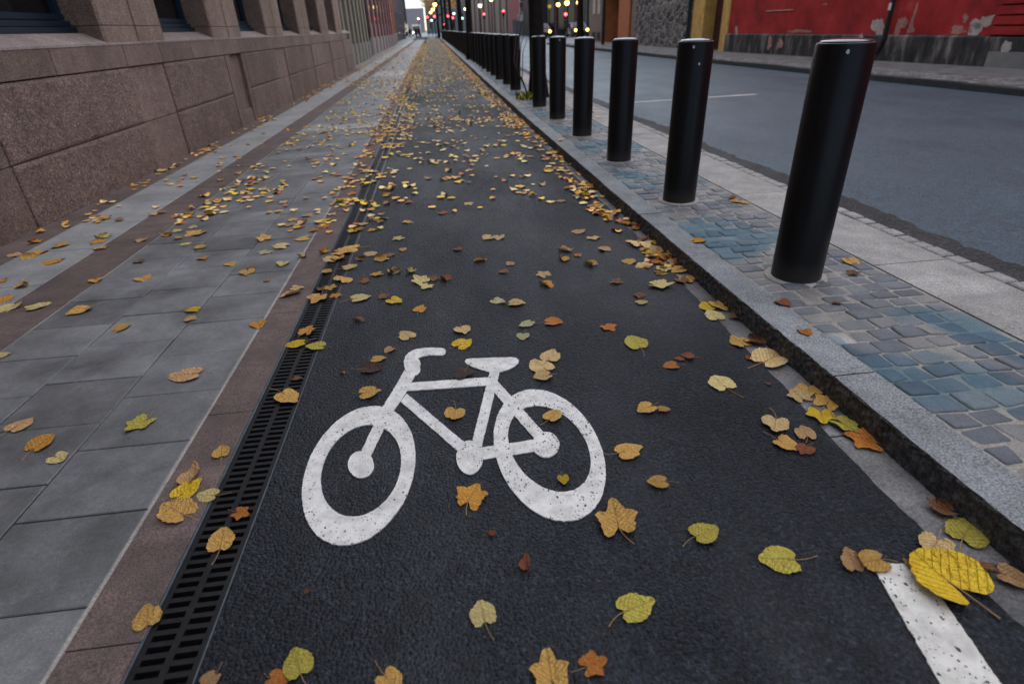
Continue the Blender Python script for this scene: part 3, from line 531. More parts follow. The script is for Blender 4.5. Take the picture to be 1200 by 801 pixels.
# ---------------------------------------------------------------- ground surfaces (the setting)
def ys(y0,y1):
    out=[y0];y=y0
    while y<y1-1e-6:
        y+=.2 if y<8 else (1. if y<30 else 6.);out.append(min(y,y1))
    return out
def sheet(name,x0,x1,y0,y1,z,mat,kind='structure',nx=1,fine=0):
    b=MB();f0=x0 if callable(x0) else (lambda y:x0);f1=x1 if callable(x1) else (lambda y:x1)
    b.grid([[(f0(y)+(f1(y)-f0(y))*i/nx,y,z+zg(y)) for i in range(nx+1)][::1] for y in (ys(y0,y1) if not fine else [y0+fine*i for i in range(int((12-y0)/fine))]+ys(12,y1))])
    b.f=[f[::-1] for f in b.f]
    return b.build(name,mat,kind=kind)
YB,YE=-5.,420.
b=MB();b.box(-500,500,-200,900,-1.2,-.42);b.build('ground',M['ground'],kind='structure')
sheet('footpath_bed',-3.32,-.985,YB,140,-.035,M['dirt'])
LX=-.64
ER=random.Random(5);enoise=[ER.uniform(-1,1) for _ in range(4000)]
def edge(y):
    pts=[(-5,1.207),(1.3,1.21),(2.1,1.24),(2.6,1.252),(3.3,1.275),(5,1.272),(9,1.25),(420,1.25)]
    for (a,c),(d,e) in zip(pts,pts[1:]):
        if a<=y<=d: x=c+(e-c)*(y-a)/(d-a);break
    else: x=1.25
    def vn(f):
        t=(y+10)*f;i=int(t);u=t-i;u=u*u*(3-2*u);return enoise[i%4000]*(1-u)+enoise[(i+1)%4000]*u
    return x+.007*vn(2.3)+.005*vn(11)+.003*vn(37)
b=MB();yy=[];y=YB
while y<140:
    yy.append(y);y+=.02 if -1<y<7 else (.2 if y<14 else 3.)
yy.append(140.)
b.grid([[(LX,y,zg(y)),(.2,y,zg(y)),(edge(y)-.03,y,zg(y)),(edge(y)-.006,y,zg(y)-.001),(edge(y),y,zg(y)-.0055)] for y in yy]);b.f=[f[::-1] for f in b.f]
b.build('cycle_lane',M['lane'],kind='structure')
# gutter of flat grey stones under the kerb
b=MB();g=random.Random(3);y=YB
while y<70:
    l=g.uniform(.28,.6);b.block([(1.06,y),(1.352,y),(1.352,y+l-.006),(1.06,y+l-.006)],-.08,-.005+g.uniform(-.0015,.001),.003);y+=l
b.build('gutter',M['gutter'],kind='structure')
# kerb stones with a dark hewn face
b=MB();g=random.Random(8)
cuts=[YB,-3.9,-2.8,-1.7,-.6,.5,1.6,2.75,3.8];y=3.8
while y<100: y+=g.uniform(.95,1.25);cuts.append(y)
for a,c in zip(cuts,cuts[1:]):
    c-=.006;n=max(2,int((c-a)/(.022 if a<7 else .2)));dz=g.uniform(-.003,.003);dx=g.uniform(-.004,.004)
    zz=[-.08,-.01,.012,.03,.048,.066,.08,.089]
    rows=[];er=0
    for i in range(n+1):
        y=a+(c-a)*i/n;h=zg(y)+dz;er=er*.7+g.uniform(-.0014,.0014)
        rows.append([(1.335+dx+(g.uniform(-.004,.003) if z>.0 else 0)+er,y,z+h) for z in zz]+[(1.337+dx+er,y,.096+h+g.uniform(-.002,.0))])
    b.mi=1;b.grid([r for r in rows]);b.f[-n*8:]=[f[::-1] for f in b.f[-n*8:]]
    b.mi=0;e=[[r[-1],(1.345+dx,r[0][1],KH+zg(r[0][1])+dz),(1.4,r[0][1],KH+zg(r[0][1])+dz+.0008),(1.492,r[0][1],KH+zg(r[0][1])+dz)] for r in rows]
    n0=len(b.f);b.grid(e);b.f[n0:]=[f[::-1] for f in b.f[n0:]]
    for yv,fl in ((a,1),(c,0)):
        h=zg(yv)+dz;q=[(1.337+dx,yv,-.08+h),(1.492,yv,-.08+h),(1.492,yv,KH+h),(1.337+dx,yv,KH+h)]
        b.mi=1;b.add(q,[(0,1,2,3) if fl else (3,2,1,0)])
ko=b.build('kerb',[M['kerb'],M['kerbface']],kind='structure')
# setts
b=MB();g=random.Random(21)
y=YB
while y<48:
    d=g.uniform(.08,.108);x=1.5;n=g.choice([6,6,6,7]);ws=[g.uniform(.8,1.25) for _ in range(n)];k=.69/sum(ws);x=1.5;sk=g.uniform(-.012,.012)
    for w in ws:
        w*=k;j=lambda:g.uniform(-.0075,.0075);gp=.0034
        q=[(x+gp+j(),y+gp+j()+sk*0),(x+w-gp+j(),y+gp+j()),(x+w-gp+j(),y+d-gp+j()),(x+gp+j(),y+d-gp+j())]
        b.cobble(q,.03,KH+g.uniform(-.0035,.004),g);x+=w
    y+=d
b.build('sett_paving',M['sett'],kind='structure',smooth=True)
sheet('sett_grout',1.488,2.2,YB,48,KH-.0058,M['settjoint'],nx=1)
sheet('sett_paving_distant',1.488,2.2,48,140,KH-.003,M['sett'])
b=MB();g=random.Random(4);y=YB+.3
cutsw=[YB];
while y<120: cutsw.append(y);y+=g.uniform(1.1,1.6)
for a,c in zip(cutsw,cutsw[1:]):
    n=1 if a>9 else 6
    for i in range(n):
        u=a+(c-.008-a)*i/n;v=a+(c-.008-a)*(i+1)/n
        b.block([(2.203,u),(2.615+.01*u*.2 if u<6 else 2.625,u),(2.615+.01*v*.2 if v<6 else 2.625,v),(2.203,v)],0.,KH,.0004 if n>1 else .004)
b.build('granite_edge',M['wide'],kind='structure')
# one row of cobbles along the carriageway
b=MB();y=YB
while y<70:
    l=g.uniform(.1,.15);j=lambda:g.uniform(-.004,.004)
    b.block([(2.662+j(),y+.009),(2.748+j(),y+.009+j()),(2.748+j(),y+l-.009),(2.662+j(),y+l-.009+j())],0,.086+g.uniform(-.005,.005),.009);y+=l
b.build('cobble_row',M['wide'],kind='structure')
sheet('cobble_bed',2.6,2.8,YB,120,.04,M['dirt'])
tw=[ER.uniform(-1,1) for _ in range(900)]
def tarx(y):
    t=(y+8)*16;i=int(t)%899;u=t-int(t);return 2.98+.035*math.sin(y*1.9)+.03*(tw[i]*(1-u)+tw[i+1]*u)
sheet('asphalt_edge',2.757,tarx,YB,110,.066,M['tar'],nx=3,fine=.05)
def kx(y): return 9.35-.025*min(max(y,0),40) if y<34 else 8.5
sheet('road',2.9,lambda y:kx(y)+.02 if y<47 else 26.,YB,YE,.055,M['road'],nx=10)
sheet('far_crossing_road',-16,2.9,140,YE,-.02,M['road'],nx=4)
# far pavement
b=MB()
yy=ys(-12,47)
def strip(x0,x1,z,m0):
    n0=len(b.f);b.mi=m0
    b.grid([[(x0(y),y,z+zg(y)),(x1(y),y,z+zg(y))] for y in yy]);b.f[n0:]=[f[::-1] for f in b.f[n0:]]
strip(lambda y:kx(y)+.16,lambda y:kx(y)+1.2,.162,0);strip(lambda y:kx(y)+1.2,lambda y:14.5,.166,1)
b.build('far_pavement',[M['gutter'],M['slab']],kind='structure')
b=MB();y=-12.
while y<47:
    l=g.uniform(.9,1.3);b.block([(kx(y),y),(kx(y)+.16,y),(kx(y+l)+.16,y+l-.01),(kx(y+l),y+l-.01)],-.1,.165+g.uniform(-.012,.012),.02);y+=l
b.build('far_kerb',M['tar'],kind='structure')
# far cobbled verge (small setts between far kerb and flags)
b=MB();y=3.
while y<36:
    for i in range(8):
        x=kx(y)+.2+i*.12;b.block([(x+.008,y+.008),(x+.112,y+.008),(x+.112,y+.132),(x+.008,y+.132)],.1,.172+g.uniform(-.006,.006),.01)
    y+=.14
b.build('far_cobbles',M['gutter'],kind='structure')
# near pavement: slabs, light course, brown granite bands
g=random.Random(17)
def cross(y): return any(a<=y<c for a,c in BANDS)
BANDS=[(9.75,10.35),(21.8,24.6)]
b=MB()
for k,(x0,x1) in enumerate([(-1.37,-.985),(-1.765,-1.37),(-2.17,-1.765)]):
    y=-4.6+(.0,.175,.09)[k]+.148
    while y<100:
        L=.345;y1=y+L
        if any(a<y1 and y<c for a,c in BANDS):
            nb=[c for a,c in BANDS if a<y1 and y<c][0];a=[a for a,c in BANDS if a<y1 and y<c][0]
            if a-y>.06: b.block([(x0+.0025,y+.0025),(x1-.0025,y+.0025),(x1-.0025,a-.003),(x0+.0025,a-.003)],-.06,0,.003)
            y=nb;continue
        p=.0025;j=lambda:g.uniform(-.0012,.0012)
        b.block([(x0+p+j(),y+p+j()),(x1-p+j(),y+p+j()),(x1-p+j(),y1-p+j()),(x0+p+j(),y1-p+j())],-.06,g.uniform(-.002,.001),.003,[g.uniform(-.0013,.0013) for _ in range(4)]);y=y1
b.build('slab_paving',M['slab'],kind='structure')
b=MB();y=YB+.17
while y<100:
    L=.7 if y<30 else 1.4;b.block([(-3.012,y+.003),(-2.503,y+.003),(-2.503,y+L-.003),(-3.012,y+L-.003)],-.06,.001+g.uniform(-.001,.001),.003);y+=L
for a,c in BANDS:
    y=a
    while y<c-.2:
        h=min(.6,c-y);x=-2.17
        while x<-.99:
            w=.592;b.block([(x+.003,y+.003),(min(x+w,-.985)-.003,y+.003),(min(x+w,-.985)-.003,y+h-.003),(x+.003,y+h-.003)],-.06,.001,.003);x+=w
        y+=h
b.build('light_paving',M['lightslab'],kind='structure')
b=MB()
for x0,x1 in ((-2.497,-2.176),(-.975,-.805)):
    y=YB
    while y<100:
        L=g.uniform(.9,1.1);n=3 if y<8 else 1
        for i in range(n):
            u,v=y+L*i/n,y+L*(i+1)/n-(.004 if i==n-1 else 0)
            b.block([(x0+.001,u),(x1-.001,u),(x1-.001,v),(x0+.001,v)],-.06,.0005,.0003)
        y+=L
y=YB
while y<27:
    L=g.uniform(.8,1.2);b.block([(-3.3,y),(-3.018,y),(-3.018,y+L-.005),(-3.3,y+L-.005)],-.06,0,.003);y+=L
b.build('brown_granite_band',M['brown'],kind='structure')
sheet('mortar_joint',-.987,-.973,YB,60,-.0022,M['jointlight'])
sheet('mortar_joint_band',-2.18,-2.168,YB,60,-.003,M['jointlight'])
sheet('distant_pavement',-6.5,-3.015,26,140,-.004,M['slab'])
# ---------------------------------------------------------------- drain channel
rt=empty('drain_channel',(-.72,0,0),'black slotted cast iron drain channel between the brown strip and the asphalt','drain')
def dpart(name,fn,mat,kind=None,sm=False):
    m=MB();fn(m);return m.build(name,mat,rt,origin=(-.72,0,0),kind=kind)
def gr(m):
    p=.0305;y=-.6
    rows=0
    while y<13.5:
        h=zg(y)
        def bx(x0,x1,y0,y1,z0,z1):
            m.box(x0,x1,y0,y1,z0+h,z1+h)
        c=y%.5
        bx(-.789,-.730,y,y+.0135,-.022,-.003);bx(-.712,-.655,y+.006,y+.0195,-.022,-.003)
        y+=p
    for yy0 in [i*.25-.6 for i in range(57)]:
        h0,h1=zg(yy0),zg(yy0+.25)
        for x0,x1,zt in ((-.7945,-.783,-.002),(-.7295,-.7125,-.0026),(-.660,-.6465,-.002)):
            m.add([(x0,yy0,-.03+h0),(x1,yy0,-.03+h0),(x1,yy0+.25,-.03+h1),(x0,yy0+.25,-.03+h1),(x0,yy0,zt+h0),(x1,yy0,zt+h0),(x1,yy0+.25,zt+h1),(x0,yy0+.25,zt+h1)],[(4,5,6,7),(0,1,5,4),(1,2,6,5),(2,3,7,6),(3,0,4,7)])
dpart('grating',gr,M['iron'])
for X_,X2_,Z_ in ((-.8035,-.7965,.0015),(-.6455,-.6415,.0005)):
  def rails(m):
    for x0,x1,zt in ((X_,X2_,Z_),):
        for yy0 in [i*.25-.8 for i in range(120)]:
            h0,h1=zg(yy0),zg(yy0+.25)
            m.add([(x0,yy0,-.08+h0),(x1,yy0,-.08+h0),(x1,yy0+.25,-.08+h1),(x0,yy0+.25,-.08+h1),(x0,yy0,zt+h0),(x1,yy0,zt+h0),(x1,yy0+.25,zt+h1),(x0,yy0+.25,zt+h1)],[(4,5,6,7),(0,1,5,4),(1,2,6,5),(2,3,7,6),(3,0,4,7)])
  dpart('edge_rail',rails,M['galv'])
def trough(m):
    for yy0 in [i*.5-5 for i in range(38)]:
        h0,h1=zg(yy0),zg(yy0+.5);m.add([(-.805,yy0,-.09+h0),(-.64,yy0,-.09+h0),(-.64,yy0+.5,-.09+h1),(-.805,yy0+.5,-.09+h1)],[(0,1,2,3)])
    m.add([(-.797,13.6,-.004+zg(13.6)),(-.646,13.6,-.004+zg(13.6)),(-.646,60,-.004+zg(60)),(-.797,60,-.004+zg(60))],[(0,1,2,3)])
dpart('trough',trough,M['dirt'])
# ---------------------------------------------------------------- painted bicycle and line
bk=empty('bicycle_marking',(0,1.6,0),'white painted bicycle symbol on the black cycle lane','road marking')
RG=random.Random(31)
def ragged(p,step=.009,amp=.0006):
    out=[]
    for (a,b_),(c,d) in zip(p,p[1:]+p[:1]):
        L=math.hypot(c-a,d-b_);k=max(1,int(L/step));nx,ny=(-(d-b_)/(L+1e-9),(c-a)/(L+1e-9))
        for i in range(k):
            e=RG.gauss(0,amp)*(1 if RG.random()<.9 else 2.2);out.append((a+(c-a)*i/k+nx*e,b_+(d-b_)*i/k+ny*e))
    return out
def tri(poly):
    from mathutils.geometry import tessellate_polygon
    return tessellate_polygon([[Vector((x,y,0)) for x,y in poly]])
def paintpoly(name,polys,z,mat,parent,org,ring=None):
    m=MB()
    if ring:
        o,i=ring;n=len(o);K=6;rowsr=[]
        for k in range(K+1):
            rowsr.append([(o[j%n][0]+(i[j%n][0]-o[j%n][0])*k/K,o[j%n][1]+(i[j%n][1]-o[j%n][1])*k/K,z+zg(o[j%n][1]+(i[j%n][1]-o[j%n][1])*k/K)) for j in range(n+1)])
        m.grid(rowsr)
        m.grid([[(x,y,zz-.004) for x,y,zz in rowsr[0]],rowsr[0]]);m.grid([rowsr[-1],[(x,y,zz-.004) for x,y,zz in rowsr[-1]]])
    for p in polys:
        p=ragged(p);n=len(p);base=len(m.v)
        m.add([(x,y,z+zg(y)) for x,y in p]+[(x,y,z-.004+zg(y)) for x,y in p],[tuple(t) for t in tri(p)]+[(i,(i+1)%n,n+(i+1)%n,n+i) for i in range(n)])
    o=m.build(name,mat,parent,origin=org)
    bm=bmesh.new();bm.from_mesh(o.data);bmesh.ops.remove_doubles(bm,verts=bm.verts,dist=1e-5);bmesh.ops.recalc_face_normals(bm,faces=bm.faces)
    for f in bm.faces:
        if abs(f.normal.z)>.8 and f.normal.z<0: f.normal_flip()
    bm.to_mesh(o.data);bm.free();return o
def resamp(p,n=220):
    """closed ring by angle about its centre"""
    cx=sum(a for a,_ in p)/len(p);cy=sum(b_ for _,b_ in p)/len(p);q=sorted((math.atan2(y-cy,x-cx),x,y) for x,y in p)
    q=[(a-2*math.pi,x,y) for a,x,y in q[-1:]]+q+[(a+2*math.pi,x,y) for a,x,y in q[:1]];out=[]
    for k in range(n):
        t=-math.pi+2*math.pi*(k+.5)/n
        for (a,x,y),(c,u,v) in zip(q,q[1:]):
            if a<=t<=c: f=(t-a)/(c-a+1e-9);e=1+RG.gauss(0,.0022);out.append((cx+(x+(u-x)*f-cx)*e,cy+(y+(v-y)*f-cy)*e));break
    return out
org=(0,1.6,0)
def ringpair(o,i):
    return resamp(o),resamp(i)
paintpoly('front_wheel',[],.0040,M['paint'],bk,org,ringpair(BIKE['fo'],BIKE['fi']))
paintpoly('rear_wheel',[],.0040,M['paintworn'],bk,org,ringpair(BIKE['ro'],BIKE['ri']))
paintpoly('front_hub',[BIKE['fhub']],.0046,M['paint'],bk,org)
paintpoly('rear_hub',[BIKE['rhub']],.0046,M['paintworn'],bk,org)
paintpoly('crank',[BIKE['crank']],.0049,M['paint'],bk,org)
paintpoly('fork',[BIKE['fork']],.0043,M['paint'],bk,org)
paintpoly('handlebar',[BIKE['bar']],.00455,M['paint'],bk,org)
paintpoly('saddle',[BIKE['saddle']],.0046,M['paint'],bk,org)
fr=paintpoly('frame',[BIKE['toptube']],.0037,M['paint'],bk,org)
for i,k in enumerate(('downtube','seattube','seatstay','chainstay')):
    paintpoly({'downtube':'down_tube','seattube':'seat_tube','seatstay':'seat_stay','chainstay':'chain_stay'}[k],[BIKE[k]],.0034-.0002*i+(.0009 if k=='seattube' else 0),M['paint'],bk,org)
fr.name='top_tube'
ln=paintpoly('lane_line',[LINE],.0045,M['paintline'],None,(1.03,.6,0));tag(ln,'short white painted line at the lower right edge of the cycle lane','road marking')
# faint line across the carriageway
m=MB();m.add([(x,y,.059+zg(y)) for x,y in ((2.98,10.5),(5.85,10.74),(5.85,10.86),(2.98,10.62))],[(0,1,2,3)])
tag(m.build('road_line',M['paintold'],origin=(4.4,10.7,0)),'thin white line painted across the carriageway behind the bollards','road marking')
# ---------------------------------------------------------------- bollards
def bollard():
    r=.118;Hh=1.062
    rt=empty('bollard',(0,0,0),'x','bollard')
    m=MB();m.lathe([(r,-.03),(r,Hh-.012),(r-.004,Hh-.003),(r-.012,Hh)],40);o=m.build('shaft',M['bollard'],rt);smooth_by_angle(o,40)
    m=MB();prof=[(r-.014,Hh-.004),(r-.015,Hh+.004),(r-.022,Hh+.0085),(.06,Hh+.013),(.02,Hh+.0155),(.0005,Hh+.016)]
    m.lathe(prof,40);o=m.build('cap',M['cap'],rt);smooth_by_angle(o,40)
    m=MB();m.lathe([(r+.03,-.02),(r+.03,.003),(r+.02,.006),(r-.004,.0065)],32);m.build('mortar_collar',M['collar'],rt)
    return rt
proto=bollard()
BL=['nearest black bollard, tallest in view, with a white ring scratch under its rim',
'second bollard from the camera, with white paint chips near its top',
'third bollard from the camera, in front of the white road line',
'fourth bollard from the camera, between the third one and the slimmer looking pair',
'fifth bollard from the camera, right of the one that hides the tree foot',
'sixth bollard, standing right in front of the dark tree trunk']
LB=random.Random(6);BX=1.739
for i in range(64):
    y=2.529+1.573*i
    if i==6 or y>100: continue
    o=proto if i==0 else copy_tree(proto)
    x=BX+(0 if i<8 else .012*(i%3-1));o.location=(x,y,KH+zg(y)-.002);o.rotation_euler.z=i*1.7 if i>1 else 0
    if i>0: o.rotation_euler.x=LB.uniform(-.006,.006);o.rotation_euler.y=LB.uniform(-.006,.006)
    o['group']='row of black bollards along the kerb'
    o['label']=BL[i] if i<6 else ('end bollard of the closed row beyond the tree, with open gap on its right' if i==7 else 'black bollard in the closely overlapping far row beyond the tree trunk')
    if i<2:
        m=MB();a0=R(-118) if i==0 else R(-105)
        spots=[(.0,1.03,.007)] if i==0 else [(.16,.93,.006)]
        for da,z,s in spots:
            pts=[]
            for q in range(9):
                t=2*math.pi*q/9;a=a0+da+s*math.cos(t)/.118*(.8+.4*((q*7)%3)/2);pts.append((.1188*math.cos(a),.1188*math.sin(a),z+s*1.3*math.sin(t)*(.8+.3*((q*5)%4)/3)))
            m.add(pts,[tuple(range(9))])
        m.build('paint_chip',M['chip'],o)
# ---------------------------------------------------------------- leaves
def leaf_mesh(seed,curl,star=0.,broad=False):
    g=random.Random(seed);ns,nr=34,6
    tipw=g.uniform(.25,.4);tip=g.uniform(.08,.17);notch=g.uniform(.12,.28);asp=g.uniform(.86,1.02);fold=g.uniform(-.05,.3)*(.35+curl)
    cup=g.uniform(-.25,.45)*(.3+curl);ph=g.uniform(0,6.28);ph2=g.uniform(0,6.28);wav=(.03+.16*curl);lob=g.uniform(-.015,.02);bendt=g.uniform(-.2,.6)*curl
    if broad: asp,notch,fold,lob,wav,tip=1.16,.42,.22,0.,.05,.05
    ser=[g.uniform(-.016,.016) for _ in range(ns)]
    nick=g.randrange(ns) if g.random()<.25 else -9
    def rad(p,k):
        q=math.atan2(math.sin(p),math.cos(p));a=abs(q)
        r=.44+tip*math.exp(-(q/tipw)**2)+.05*math.exp(-((a-2.35)/.45)**2)-notch*math.exp(-((math.pi-a)/.26)**2)+lob*math.cos(5*q+ph)*(.4+curl)
        if star: r+=star*(.62-2.2*abs(((q*5/6.2832+.5+1e-6)%1.)-.5)**.9)*(.75+.5*math.sin(3.1*q+ph))
        r+=ser[k]+(.012 if k%2 else -.006)
        if abs(k-nick)<2: r-=.07
        return r
    vs=[(0,0,0)]
    for j in range(1,nr+1):
        for k in range(ns):
            p=2*math.pi*k/ns;r=rad(p,k)*j/nr;vs.append((r*math.sin(p)*asp,r*math.cos(p),0))
    out=[]
    for x,y,_ in vs:
        rr=math.hypot(x,y);a=math.atan2(x,y)
        z=fold*abs(x)+cup*rr*rr+wav*rr*rr*4*(.5*math.sin(2*a+ph)+.35*math.sin(3*a+ph2)+.25*math.sin(5*a+ph))*.6+bendt*max(0,y)**2*1.5+.006*math.sin(abs(x)*26-y*22)*(rr>.08)
        out.append((x,y,z))
    if curl>.65:  # one side rolled over
        sg=g.choice([-1,1]);ro=g.uniform(.1,.16);c2=[]
        for x,y,z in out:
            u=x*sg
            if u>.08:
                t=(u-.08)/ro;t=min(t,3.6);x=sg*(.08+ro*math.sin(t));z=z*.4+ro*(1-math.cos(t))
            c2.append((x,y,z))
        out=c2
    zs=sorted(p[2] for p in out);z0=zs[int(len(zs)*.06)]
    out=[(x,y,max(z-z0,0)*1. ) for x,y,z in out]
    fs=[(0,1+k,1+(k+1)%ns) for k in range(ns)]
    for j in range(nr-1):
        for k in range(ns):
            a=1+j*ns+k;c=1+j*ns+(k+1)%ns;fs.append((a,a+ns,c+ns,c))
    me=bpy.data.meshes.new('leaf');me.from_pydata(out,[],[f[::-1] for f in fs]);me.update();me.polygons.foreach_set('use_smooth',[True]*len(me.polygons))
    me.materials.append(LM['g'])
    kk=ns//2;base=out[1+(nr-1)*ns+kk]
    L=g.uniform(.45,.75);bx=g.uniform(-.25,.25)
    m=MB();pts=[(base[0]*.6,base[1]*.5,out[0][2]*.5+base[2]*.5+.008),(base[0],base[1],base[2]+.006)]
    for i in range(1,6):
        t=i/5;pts.append((base[0]+bx*t*t,base[1]-L*t,max(.014,base[2]*(1-t))+.03*math.sin(t*3)*curl))
    m.tube(pts,[.012,.013,.012,.011,.010,.011,.016],5)
    sm=bpy.data.meshes.new('stalk');sm.from_pydata(m.v,[],m.f);sm.update();sm.materials.append(M['stalk'])
    return me,sm
VAR={}
for lv,cu in (('flat',.08),('mid',.3),('bent',.5),('curl',.85)):
    VAR[lv]=[leaf_mesh(hash((lv=='flat',lv=='mid',lv=='bent',i))%9999+i,cu) for i in range(7)]
VAR['star']=[leaf_mesh(500+i,.42,.2) for i in range(6)];VAR['broad']=[leaf_mesh(900,.2,0,True)]
def lvl(c): return 'flat' if c<.18 else 'mid' if c<.4 else 'bent' if c<.62 else 'curl'
CW={'p':'yellow','c':'yellow','g':'golden','y':'yellow','a':'golden','o':'orange','t':'golden','b':'brown','r':'brown','d':'brown','n':'yellow','l':'yellow'}
ZN={'lane':'asphalt lane, past the last visible drain slots','slab':'grey paving slabs, past the last visible drain slots','drain':'brown strip or drain, past its last visible slots','gutter':'gutter along the kerb, past the last visible drain slots','wall':'light paving by the granite wall, past the flat yellow ones','sett':'kerb top or setts behind the second bollard'}
def zone(x): return 'wall' if x<-2.18 else 'slab' if x<-.985 else 'drain' if x<-.6 else 'lane' if x<1.12 else 'gutter' if x<1.335 else 'sett'
COLW={'lane':'ppcccggggyattbbrl','slab':'ppcccgggyaattbrn','drain':'gggyyyaaocctb','gutter':'gggaaooccttbbry','wall':'gggcaattbo','sett':'gatbc'}
g=random.Random(77);cand=[]
def dens(x0,x1,y0,y1,n,clump=0.):
    for _ in range(int(n)):
        y=y0+(y1-y0)*g.random();x=g.uniform(x0,x1)
        if clump and g.random()<clump and cand:
            c=cand[-1-g.randrange(min(6,len(cand)))]
            if x0<=c[0]<=x1: x=min(x1,max(x0,c[0]+g.gauss(0,.09)));y=max(y0,c[1]+g.gauss(0,.13))
        z=zone(x);cand.append((x,y,KH if x>1.334 else 0.,g.uniform(.045,.092),g.choice(COLW[z]),g.uniform(.05,.9)))
dens(-.55,1.1,4.35,10,225,.5);dens(-2.15,-1.0,4.3,10,210,.55);dens(-1.0,-.5,4.2,10,165,.5);dens(1.1,1.32,4.2,10,190,.4);dens(-3.2,-2.2,5.,10,60,.5);dens(1.4,2.5,4.5,12,9)
dens(-3.24,-3.06,4.6,12,55,.7);dens(1.14,1.32,2.85,4.3,40,.3);dens(1.22,1.325,3.0,3.5,16,.5)
cand.sort(key=lambda c:-c[3]/math.hypot(c[1],1.2))
NI=300-len(LEAVES)
# dry leaves under the drift in the near gutter keep out of the labelled ones
indiv=list(LEAVES)+[c+(None,) for c in cand[:NI]];rest=cand[NI:]
g=random.Random(5);proto_leaf={}
for i,(x,y,h,s,c,cu,lab) in enumerate(indiv):
    kd=lvl(cu)
    if lab and any(w_ in lab for w_ in ('star','crumpled','ragged','torn','mottled','heap')): kd='star'
    elif lab and 'biggest bright yellow leaf, broad' in lab: kd='broad'
    elif not lab and g.random()<.3: kd='star'
    me,sm=VAR[kd][g.randrange(len(VAR[kd]))]
    o=bpy.data.objects.new('leaf',me);C.objects.link(o)
    o.location=(x,y,h+zg(y)+.0022+g.uniform(0,.004)+(.0045 if lab and any(w_ in lab for w_ in ('white line','rear wheel','front wheel','biggest')) else 0));o.scale=(s,s,s*g.uniform(.85,1.15))
    o.rotation_euler=(g.uniform(-.06,.06),g.uniform(-.06,.06),g.uniform(0,6.283))
    o.material_slots[0].link='OBJECT';o.material_slots[0].material=LM[c]
    o['category']='leaf';o['group']='fallen autumn leaves'
    o['label']=lab or f"small {CW[c]} leaf on the {ZN[zone(x)]}"
    if i<125 and s>.03 and kd!='curl':
        k=bpy.data.objects.new('stalk',sm);C.objects.link(k);k.parent=o
    if lab:
        if 'over the top tube' in lab: o.location.y-=.012;o.location.z+=.006
        for key,a in STALK.items():
            if key in lab: o.rotation_euler.z=R(a)
# the far carpet of leaves, beyond counting
cand=rest;g=random.Random(99)
dens(-.6,1.15,9,20,520,.45);dens(-.6,1.2,18,45,2100,.3);dens(-.6,1.2,45,100,2600,.2)
dens(-2.15,-1.,9,20,330,.45);dens(-3.0,-1.,18,60,1700,.4);dens(-1.1,-.4,8,24,720,.45);dens(-1.05,-.4,24,70,1900,.2)
dens(1.05,1.32,9,26,560,.3);dens(.95,1.32,24,70,1700,.2);dens(-3.25,-2.9,10,30,200,.5);dens(-3.7,-3.1,26,60,350,.3);dens(1.4,2.3,10,40,40)
keys=list('pcgyaotbr');mb=MB()
for (x,y,h,s,c,cu) in cand:
    c={'n':'y','l':'p','d':'b'}.get(c,c);mb.mi=keys.index(c);a=g.uniform(0,6.283);ca,sa=math.cos(a)*s,math.sin(a)*s;z=h+zg(y)+.005+g.uniform(0,.006)
    cv=g.uniform(-.1,.35)*(.4+cu);f=g.uniform(0,.3)
    pts=[(0,0,.02)]
    for k in range(9):
        p=2*math.pi*k/9;r=(.55 if k==0 else .46)*g.uniform(.85,1.1);px,py=r*math.sin(p),r*math.cos(p);pts.append((px,py,max(0,cv*r*r*3*math.sin(2*p+a)+f*abs(px)+g.uniform(0,.1)*cu)))
    mb.add([(x+px*ca-py*sa,y+px*sa+py*ca,z+pz*s) for px,py,pz in pts],[(0,1+(k+1)%9,1+k) for k in range(9)])
mb.build('fallen_leaves',[LMS[k] for k in keys],kind='stuff',smooth=True)
SUN_EL,SUN_AZ,SUN_E,SUN_ANG=58,5,1.6,150
SKY_STR,SKY_AIR,SKY_DUST,EXPO=.056,.9,.1,1.46
